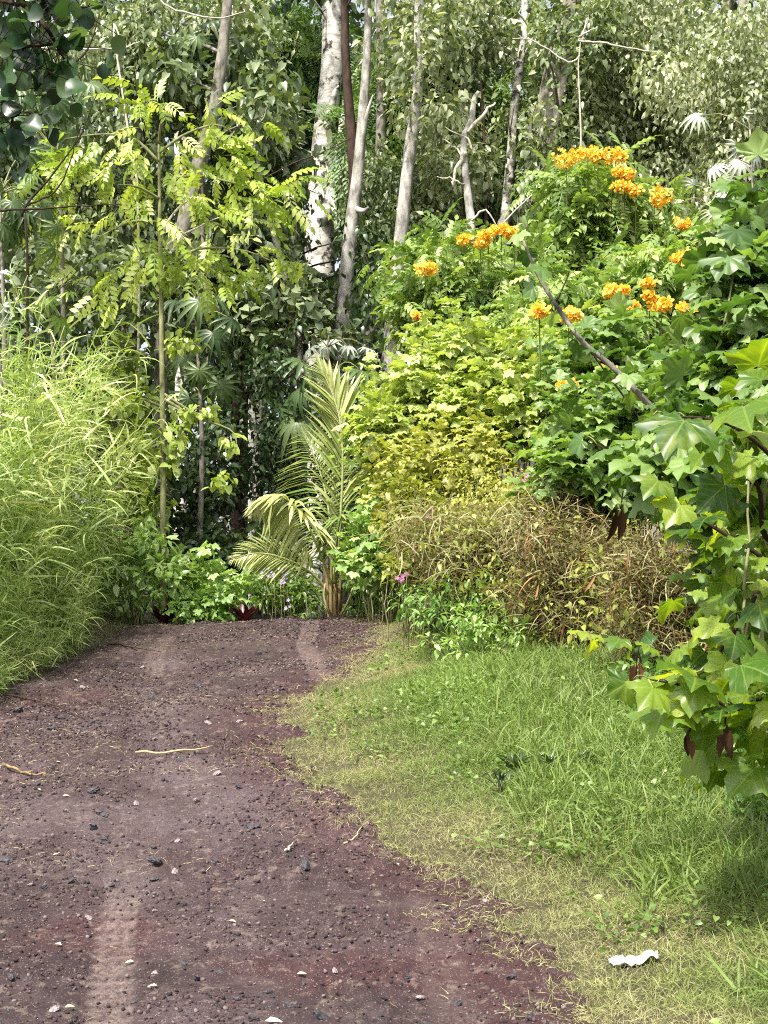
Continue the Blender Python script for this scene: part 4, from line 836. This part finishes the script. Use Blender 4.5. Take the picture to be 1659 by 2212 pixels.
def rosette(label, u, v, d, mat, n, s, name='maroon_plant', cat='plant', Tm=LANCE, lean=.6, h=0, group=None):
    b = P(u, v, d); gz = float(G(b[0], b[1])); root = empty(name, (b[0], b[1], gz), label, cat, group); L = MB(); a = rng.random(n) * 6.28
    D = np.stack([np.cos(a) * lean * 1.3, np.sin(a) * lean * .8, .55 + .8 * rng.random(n)], -1)
    L.stamp(Tm, np.tile([b[0], b[1], gz + .03 + h], (n, 1)) + rnd(n) * .02, basis(D, np.stack([-np.cos(a), -np.sin(a), np.full(n, 1.)], -1)), s * (.7 + .5 * rng.random(n)), rng.random(n)); L.build('foliage', M[mat], root)
    L = MB(); L.tube([[b[0], b[1], gz - .05], [b[0], b[1], gz + .03 + h]], [.02, .012], 6); L.build('stem', M['twig_dark'], root)
rosette('dark maroon spiky plant at the road end below the palm', 528, 1330, 17.3, 'redleaf', 26, .22)
rosette('dark maroon spiky plant at the foot of the sapling', 352, 1335, 17.5, 'redleaf', 22, .22)
rosette('banana plant with broad pale leaves behind the sapling foot', 362, 1250, 19.3, 'fresh', 7, .85, 'banana_plant', 'banana plant', t_lance(.2, .04, .25), .35, .15)

# ---------------------------------------------------------------- shrubs right of centre
SG = 'bright shrubs on the right bank'
for (lab, base, regs, lf, tm, sz, per, r, tint, grp) in [
    ('bright yellow green shrub in front of the pale trunk foot', (870, 1300, 17), [(90, 900, 880, 90, 70, 17, .6), (60, 850, 960, 60, 60, 16.6, .4)], 'shrub', LOBED, .14, 11, .2, (.3, 1), SG),
    ('tallest yellow green shrub right of the pale trunks', (1050, 1300, 17.2), [(90, 1030, 810, 110, 70, 17.2, .6), (50, 960, 780, 70, 50, 17.4, .4), (90, 1040, 900, 120, 70, 16.6, .5)], 'shrub', LOBED, .13, 11, .2, (.25, 1), SG),
    ('yellow green shrub below the orange flowers', (1200, 1300, 16.5), [(110, 1180, 860, 110, 90, 16.5, .6), (60, 1160, 760, 70, 50, 17, .5)], 'shrub', LOBED, .13, 11, .2, (.2, 1), SG),
    ('twiggy shrub with thin lower stems above the brown tangle', (960, 1300, 15.8), [(100, 950, 1010, 130, 90, 15.8, .5)], 'shrub2', LOBED, .10, 11, .2, (.1, .9), SG),
    ('light green shrub directly right of the palm fronds', (830, 1300, 16.6), [(70, 840, 1100, 60, 110, 16.6, .4), (30, 810, 1210, 60, 50, 16.6, .3)], 'fresh', LOBED, .12, 11, .19, (.3, 1), SG),
    ('whitish green broad leaved shrub in front of the yellow blossom', (1300, 1280, 14.3), [(80, 1290, 950, 110, 80, 14.2, .5), (70, 1380, 900, 90, 100, 14.2, .5), (40, 1230, 1030, 80, 50, 14.2, .4), (40, 1380, 1050, 90, 60, 14, .4)], 'lobed_far', LOBED, .17, 7, .2, (.2, 1), SG),
    ('broad leaved shrub behind the diagonal branch', (1420, 1200, 15), [(60, 1410, 830, 95, 70, 15, .5), (70, 1290, 800, 90, 80, 15, .4)], 'lobed_far', LOBED, .18, 7, .22, (.1, 1), SG),
    ('yellowing weedy shrub in the middle of the bank', (1080, 1380, 14.8), [(120, 1080, 1110, 120, 90, 14.8, .5)], 'shrub2', LANCEW, .05, 34, .18, (.4, 1), SG),
    ('dense olive shrub left of the yellowing weeds', (900, 1330, 15.2), [(100, 900, 1160, 70, 120, 15.2, .4)], 'shrub2', HEART, .06, 26, .18, (0, .7), SG),
    ('dark green weedy bush at the foot of the bank', (1020, 1400, 13.8), [(70, 1030, 1320, 130, 50, 13.8, .3)], 'fresh', LANCEW, .07, 22, .15, (.0, .6), SG),
    ('fresh green weed patch below the brown tangle', (1050, 1420, 13.2), [(40, 1040, 1385, 110, 25, 13.2, .3)], 'fresh', LANCEW, .08, 16, .12, (.2, .9), SG)]:
    herb('shrub', lab, 'shrub', base, regs, lf, tm, sz, per, r, tint, group=grp, stems=26, up=1.7, droop=.12, jit=.33)
for lab, base, regs, lf, tm, sz, per, rr_ in [('outlying broad leaved shrub beyond the right edge on the bank', (2050, 1400, 12), [(110, 1950, 1150, 200, 260, 12, .7), (60, 1950, 800, 160, 150, 12.4, .7)], 'lobed_far', LOBED, .18, 8, .25), ('outlying light green shrub far right on the bank', (2350, 1400, 14), [(120, 2350, 1150, 240, 250, 14, .8)], 'shrub', LOBED, .16, 9, .25), ('outlying dark shrub behind the bank at the far right', (1900, 1350, 17), [(140, 1900, 1050, 330, 260, 17, .8)], 'flower_leaf', LANCEW, .15, 18, .35), ('outlying dark shrub beyond the left edge behind the tall grass', (-250, 1300, 18), [(120, -250, 1000, 250, 280, 18, .8)], 'dark', HEART, .13, 24, .35), ('outlying tall understorey shrub behind the right bank', (1650, 1300, 20), [(140, 1650, 1000, 300, 300, 20, .8)], 'dark', LANCEW, .15, 24, .38), ('outlying forest shrub farthest to the right', (2600, 1300, 21), [(150, 2500, 900, 400, 380, 21, .9)], 'dark', LANCEW, .18, 24, .45)]:
    herb('shrub', lab, 'shrub', base, regs, lf, tm, sz, per, rr_, (0, .9), group='shrubs beyond the edges of the view', stems=26)
def tangle(label, base, u, v, ru, rv, d, dd, n, tint, leaf=True):
    b = P(*base); gz = float(G(b[0], b[1])); root = empty('dry_vine_tangle', (b[0], b[1], gz), label, 'dry vines', 'dry vine tangles on the bank')
    c = ell(n, u, v, ru, rv, d, dd); g = G(c[:, 0], c[:, 1]); c[:, 2] = np.maximum(c[:, 2], g + .03); L = MB()
    for i in range(n):
        dr = nrm(rng.normal(size=3) * [1, .6, .6]); l = .25 + .5 * rng.random(); m = c[i]; k = rng.normal(size=3) * .10
        L.tube(spline([m - dr * l * .5, m + k, m + dr * l * .5 + [0, 0, -.12]], 6), [.004, .002], 3, rng.random())
    L.build('stem', M['bark_sheath' if 'brown' in label else 'straw'], root)
    L = MB(); canopy(L, c[::2] + [0, 0, .04], .22, 20, LANCEW, .045, .3, .6, .6, tint); L.build('foliage', M['brownleaf'], root)
    L = MB(); canopy(L, ell(n // 9, u, v + 12, ru * 1.1, rv * 1.15, d - .25, dd), .16, 10, LANCEW, .07, .3, .7, .6, (0, .8)); L.build('foliage', M['shrub2'], root)
    L = MB(); canopy(L, c + [0, 0, .05], .2, 4, BL[2], .36, .2, .7, .6, (.0, .6), .8, .8, .8) if 'olive' in label else canopy(L, c, .2, 2, BL[2], .3, .2, .7, .6, (.0, .4), .8, .8, .8); L.build('dry_grass', M['grass'], root)
    L = MB(); canopy(L, c[::9], .12, 2, BLW[1], .3, .5, .6, .6, (.2, 1)); L.build('dry_leaf', M['dead'], root)
tangle('grey brown tangle of dry vines and dead leaves beside the lobed leaf shrub', (1300, 1400, 13.4), 1290, 1270, 170, 110, 13.5, .5, 900, (0, .55))
tangle('olive brown dry vine mound in the middle of the bank', (1080, 1400, 14), 1060, 1210, 150, 90, 14.2, .4, 700, (.3, 1))
tangle('reddish brown dry vines behind the lowest lobed branch', (1420, 1440, 11.5), 1430, 1300, 110, 120, 12, .4, 420, (0, .5))
tangle('thin straw coloured tangle right of the yellowing weeds', (1230, 1300, 13.8), 1210, 1150, 110, 60, 14, .4, 420, (.3, .9))
herb('shrub', 'dark leafy bush at the right edge above the verge grass', 'shrub', (1560, 1800, 8.4), [(60, 1600, 1640, 120, 130, 9.2, .4), (30, 1640, 1800, 70, 60, 8.4, .3)], 'fresh', LANCEW, .06, 14, .14, (0, .5), group=SG)
herb('shrub', 'shaded weeds under the lowest lobed branches', 'shrub', (1480, 1560, 10.5), [(70, 1470, 1500, 150, 60, 10.6, .4)], 'fresh', LANCEW, .07, 16, .15, (0, .5), group=SG)

# ---------------------------------------------------------------- orange flowered shrubs
FC = [(1224,345,24,0),(1270,334,20,0),(1322,340,21,0),(1292,345,10,0),(1350,380,13,0),(1337,375,9,0),(1344,408,15,0),(1374,415,13,0),(1414,430,25,0),(1472,488,15,0),
      (1005,520,15,1),(1037,528,13,1),(1054,512,13,1),(1082,500,12,1),(1110,507,15,1),(917,583,18,1),(903,687,9,1),
      (1319,564,9,0),(1373,564,16,0),(1477,561,16,2),(1399,614,9,2),(1317,631,13,2),(1344,631,11,2),(1404,641,8,2),(1430,661,19,2),(1360,671,15,2),(1483,669,14,2),(1165,680,18,3),(1228,684,15,3),(1352,745,10,2),(1227,837,15,3),(1325,860,9,3),(1310,806,15,3)]
FS = [('tall flowering shrub with a row of orange blooms along its crown', (1270, 1100, 21), [(70, 1260, 430, 75, 60, 21, .6), (60, 1270, 530, 80, 90, 21, .6), (70, 1370, 500, 90, 70, 21, .6), (40, 1440, 560, 60, 60, 21, .5)], 21),
      ('flowering shrub with orange blooms nearest the pale trunk', (1020, 1100, 20.5), [(100, 1020, 600, 130, 70, 20.5, .7), (50, 940, 660, 60, 60, 20.5, .5), (60, 1080, 680, 100, 60, 20.3, .5)], 20.5),
      ('flowering shrub dotted with orange blooms behind the broad leaved shrub', (1400, 1000, 18.5), [(100, 1390, 640, 130, 90, 18.7, .6), (60, 1330, 720, 100, 60, 18.5, .5)], 16.8),
      ('flowering shrub with low yellow orange blooms beside the diagonal branch', (1210, 1000, 18.2), [(90, 1200, 720, 110, 70, 18.4, .5)], 15.6)]
for k, (lab, base, regs, dfl) in enumerate(FS):
    root, cen = herb('flowering_shrub', lab, 'flowering shrub', base, regs, 'flower_leaf', PINN, .34, 8, .28, (.1, 1), .3, 1.1, 20, 'bark_green', 'orange flowered shrubs', out=.9)
    for (u, v, r, s) in FC:
        if s != k: continue
        c = P(u, v - 4, dfl - 1.15); rr = r * 1.0 * dfl / F; n = int(50 + r * 7); L = MB(); d = unit(n); sub = c + unit(7) * [1.15, .8, .35] * rr * .85; pos = sub[rng.integers(7, size=n)] + d * rr * .42
        L.stamp(ROUND, pos, basis(d + rnd(n) * .5, rnd(n) * .6 + [0, -.6, .6]), .03 + .028 * rng.random(n), rng.random(n))
        L.build('flower_cluster', M['orange'], root)
        L = MB(); L.tube(spline([c, c + [.03, .25, -.35], c + [.05, .45, -.8]], 5), [.006, .008], 4); L.build('stem', M['bark_green'], root)

# ---------------------------------------------------------------- broad lobed leaf shrubs at the right
def lobed_shrub(label, base, branches, leaf, size, gap, Tm, clumps=None, tint=(0, 1), name='lobed_leaf_shrub', petiole=.55, stemr=.02, droopN=0.0, hang=True):
    b = np.array(base, float); b[2] = float(G(b[0], b[1])) ; root = empty(name, b, label, 'shrub')
    St = MB(); L = MB()
    for k, (pts, r, sz) in enumerate(branches):
        q = spline([P(*a) for a in pts], 24); St2 = MB(); St2.tube(q, [r, r * .75, r * .35], 7)
        if k == 0 or np.linalg.norm(q[0] - b) < 3.5:
            m = (q[0] + b) / 2 + [0.1, .1, .15]; St2.tube(spline([b - [0, 0, .05], m, q[0]], 10), [r * 1.7, r], 7)
        St2.build('branch', M['bark_grey' if k == 0 and r > .02 else 'twig_dark'], root)
        ln = np.r_[0, np.cumsum(np.linalg.norm(np.diff(q, axis=0), axis=1))]; m = max(3, int(ln[-1] / gap)); tt = np.linspace(.12, 1, m) * ln[-1]
        c = np.stack([np.interp(tt, ln, q[:, j]) for j in range(3)], -1); dr = nrm(np.gradient(c, axis=0)); n = len(c)
        for i in range(n):
            sg = 1 if i % 2 else -1; sz_i = sz * (.6 + .6 * rng.random()); side = nrm(np.cross(dr[i], [0, 0, 1.]))
            pd = nrm(side * sg * .9 + dr[i] * .8 + [0, -.25, .15 + .3 * rng.random()] + rnd(1)[0] * .25); pl = sz_i * petiole; e = c[i] + pd * pl
            St.tube(spline([c[i], c[i] + pd * pl * .6 + [0, 0, .02], e], 4), [.0035, .0025], 4)
            D = nrm(pd * [1, 1, .2] + [0, -.1, -.35 - .4 * rng.random()] + rnd(1)[0] * .22); N = nrm(np.array([0, -.55 + droopN, 1.]) + rnd(1)[0] * .38)
            L.stamp(Tm, e[None], basis(D[None], N[None]), np.array([sz_i]), np.array([tint[0] + (tint[1] - tint[0]) * rng.random()]))
    if clumps:
        cen = np.concatenate([ell(*r) for r in clumps[0]]); canopy(L, cen, .16, clumps[1], Tm, clumps[2], .3, .8, .6, tint, .8, 1.0, .35)
        for i in rng.choice(len(cen), min(26, len(cen)), replace=False): limb(St, b + [0, 0, .3] if rng.random() < .15 else cen[rng.integers(len(cen))] * .6 + cen[i] * .4, cen[i], .008, .004, .0, .1, 7, 5)
    St.build('leaf_stalk', M['bark_green'], root); L.build('foliage', M[leaf], root)
    return root
lobed_shrub('nearest shrub with big translucent lobed leaves hanging at the right edge', (2.35, 7.0, 0), [
    ([(1740, 1540, 6.4), (1650, 1510, 6.3), (1590, 1532, 6.25), (1530, 1505, 6.2), (1470, 1480, 6.2), (1405, 1468, 6.2)], .011, .21),
    ([(1760, 1300, 6.9), (1660, 1255, 6.8), (1610, 1330, 6.7), (1560, 1400, 6.7), (1540, 1450, 6.7)], .015, .19),
    ([(1760, 1420, 7.4), (1640, 1440, 7.3), (1540, 1415, 7.2), (1430, 1405, 7.2), (1350, 1385, 7.2), (1290, 1378, 7.2)], .009, .14),
    ([(1740, 1290, 7), (1640, 1200, 6.9), (1560, 1150, 6.9), (1480, 1100, 6.9), (1440, 1060, 6.9)], .013, .17),
    ([(1760, 1100, 6.4), (1680, 1000, 6.2), (1600, 930, 6.1), (1530, 905, 6.1), (1440, 900, 6.1)], .012, .22),
    ([(1740, 1180, 6.6), (1655, 1160, 6.5), (1640, 1060, 6.4), (1600, 990, 6.3)], .016, .20),
    ([(1750, 1650, 7.0), (1670, 1660, 7.0), (1610, 1680, 7.0), (1570, 1672, 7.0)], .008, .17),
    ([(1740, 1360, 8), (1640, 1300, 8), (1560, 1270, 8), (1500, 1290, 8)], .010, .17)], 'lobed', .2, .075, LOBED2, ([(30, 1630, 1180, 60, 120, 7.4, .3), (18, 1610, 1390, 60, 70, 7.3, .3), (5, 1580, 1510, 90, 40, 6.5, .2), (4, 1480, 1475, 50, 22, 6.4, .15), (10, 1650, 1620, 40, 40, 6.6, .2), (16, 1640, 900, 50, 60, 7, .3), (6, 1590, 1530, 70, 40, 6.6, .2)], 2, .2), (.1, 1))
lobed_shrub('tall shrub with lobed leaves and a long diagonal branch at the right', (2.9, 10.6, 0), [
    ([(1560, 1060, 10.2), (1480, 960, 10.1), (1400, 872, 10), (1320, 790, 10), (1255, 735, 10), (1195, 650, 10), (1160, 590, 10), (1130, 520, 10)], .026, .15),
    ([(1560, 1120, 9.8), (1480, 1060, 9.6), (1420, 1030, 9.5), (1350, 1000, 9.4), (1290, 960, 9.4)], .018, .18),
    ([(1700, 900, 9.6), (1600, 790, 9.5), (1530, 720, 9.4), (1500, 690, 9.4)], .014, .2),
    ([(1710, 700, 9.6), (1640, 600, 9.5), (1580, 540, 9.4), (1530, 500, 9.4)], .012, .2),
    ([(1200, 655, 10), (1225, 600, 10), (1240, 550, 10)], .006, .06)], 'lobed_far', .2, .13, LOBED2, ([(50, 1620, 570, 70, 90, 9.8, .4), (60, 1620, 700, 75, 90, 9.6, .4), (60, 1560, 850, 110, 75, 9.4, .4), (40, 1520, 960, 110, 70, 9.2, .4), (14, 1640, 450, 40, 50, 10, .3), (50, 1560, 1060, 110, 90, 9.6, .4), (40, 1600, 1250, 80, 110, 9.8, .4), (60, 1740, 800, 60, 300, 9.8, .4)], 4, .2), (0, 1))
# dead hanging leaves
def dead_hanging(label, u, v, d, n, s):
    c = P(u, v, d); root = empty('dead_leaf', c, label, 'dead leaf', 'dead leaves hanging on the lobed leaf shrub'); L = MB()
    L.stamp(t_lance(.16, .08, .1), np.repeat(c[None], n, 0) + rnd(n) * .012, basis(rnd(n) * .12 + [0, 0, -1], rnd(n) * .6 + [0, -1, 0]), s * (.8 + .4 * rng.random(n)), rng.random(n) * .35); L.build('blade', M['dead'], root)
    L = MB(); L.tube([c, c + [.02, 0, .12]], [.004, .004], 4); L.build('stalk', M['twig_dark'], root)
for lab, u, v, d, n, s in [('dark withered leaf hanging below the lowest lobed branch', 1490, 1580, 6.3, 3, .12), ('longest dark withered leaf hanging right of the other', 1565, 1570, 6.3, 3, .14), ('small withered leaf hanging beside the verge', 1375, 1430, 7.2, 3, .11), ('brown withered leaf at the end of the upper lobed branch', 1340, 1100, 9.5, 3, .2)]:
    dead_hanging(lab, u, v, d, n, s)
for lab, u, v, sz in [('small dark feathery weed in the verge, leftmost of four', 1080, 1726, .11), ('dark feathery weed standing tallest in the middle of the verge', 1114, 1700, .17), ('dark weed beside the tallest one in the verge', 1190, 1706, .15), ('dark weed nearest the bright lush grass', 1270, 1702, .13)]:
    rosette(lab, u, v + 20, float(ypx(v + 20)), 'dark', 26, sz * .75, 'verge_weed', 'weed', t_lance(.09), .6, .03, 'dark weeds in the verge grass')
# straight dry palm-like leaves in tangle
for lab, pts in [('pinkish dry leaf blade standing up in the brown tangle', [(1362, 1280), (1372, 1215)]), ('long pale dry leaf blade leaning in the brown tangle', [(1375, 1345), (1366, 1300)]), ('orange dry leaf blade left of the brown tangle', [(1156, 1295), (1164, 1262)]), ('reddish dry leaf blade lying over the brown tangle', [(1262, 1280), (1290, 1240)])]:
    a, b = P(*pts[0], 12.7), P(*pts[1], 12.7); L = MB(); L.stamp(t_lance(.07, .03, .1), a[None], basis((b - a)[None], np.array([[.2, -1, .2]])), np.array([np.linalg.norm(b - a)]), np.array([.95])); tag(L.build('dry_leaf', M['dead']), lab, 'dry leaf', 'dry leaf blades in the tangle')

# ---------------------------------------------------------------- near round leaves at the top left
def near_tree():
    b = np.array([-3.9, 1.9, 0.]); b[2] = float(G(b[0], b[1])); root = empty('round_leaf_tree', b, 'near tree with dark glossy round leaves hanging into the top left corner', 'tree')
    L = MB(); tp = P(-260, -60, 3.6); L.tube(spline([b - [0, 0, .1], b + [.1, 0, 2.2], b + [.3, .3, 3.4], b + [.3, .4, 5.0]], 20), [.12, .10, .08, .04], 10); L.tube(spline([b + [.25, .25, 2.6], (b + [.25, .25, 2.6] + tp) / 2 + [0, 0, .25], tp], 12), [.03, .016, .010], 8); L.build('trunk', M['bark_dark'], root)
    St = MB(); L = MB()
    for pts, n in [([(-260, -60), (-80, -20), (40, 10), (120, 20), (190, 15)], 44), ([(-260, -60), (-120, 60), (-20, 110), (60, 100), (130, 95)], 46), ([(-260, 0), (-130, 140), (-30, 190), (20, 230), (30, 290)], 46), ([(-200, 60), (-90, 200), (-30, 260), (0, 310)], 30), ([(-200, -80), (0, -60), (150, -50), (280, -20)], 24), ([(60, 20), (100, 60), (140, 130)], 12)]:
        q = spline([P(u, v, 3.6 + rng.normal() * .06) for u, v in pts], 20); St.tube(q, [.009, .0025], 6)
        i = rng.integers(5, 20, n); c = q[i] + rnd(n) * .06; 
        for a, e in zip(q[i], c): St.tube(np.array([a, e]), .0012, 4)
        D = rnd(n) * .5 + [0, 0, -.8]; L.stamp(ROUND, c, basis(D, rnd(n) * .6 + [0, -.9, .5]), .036 + .03 * rng.random(n), rng.random(n))
    St.build('branch', M['twig_dark'], root); L.build('crown', M['round'], root)
near_tree()
print('TRIS', sum(len(o.data.polygons) for o in S.objects if o.type == 'MESH'))
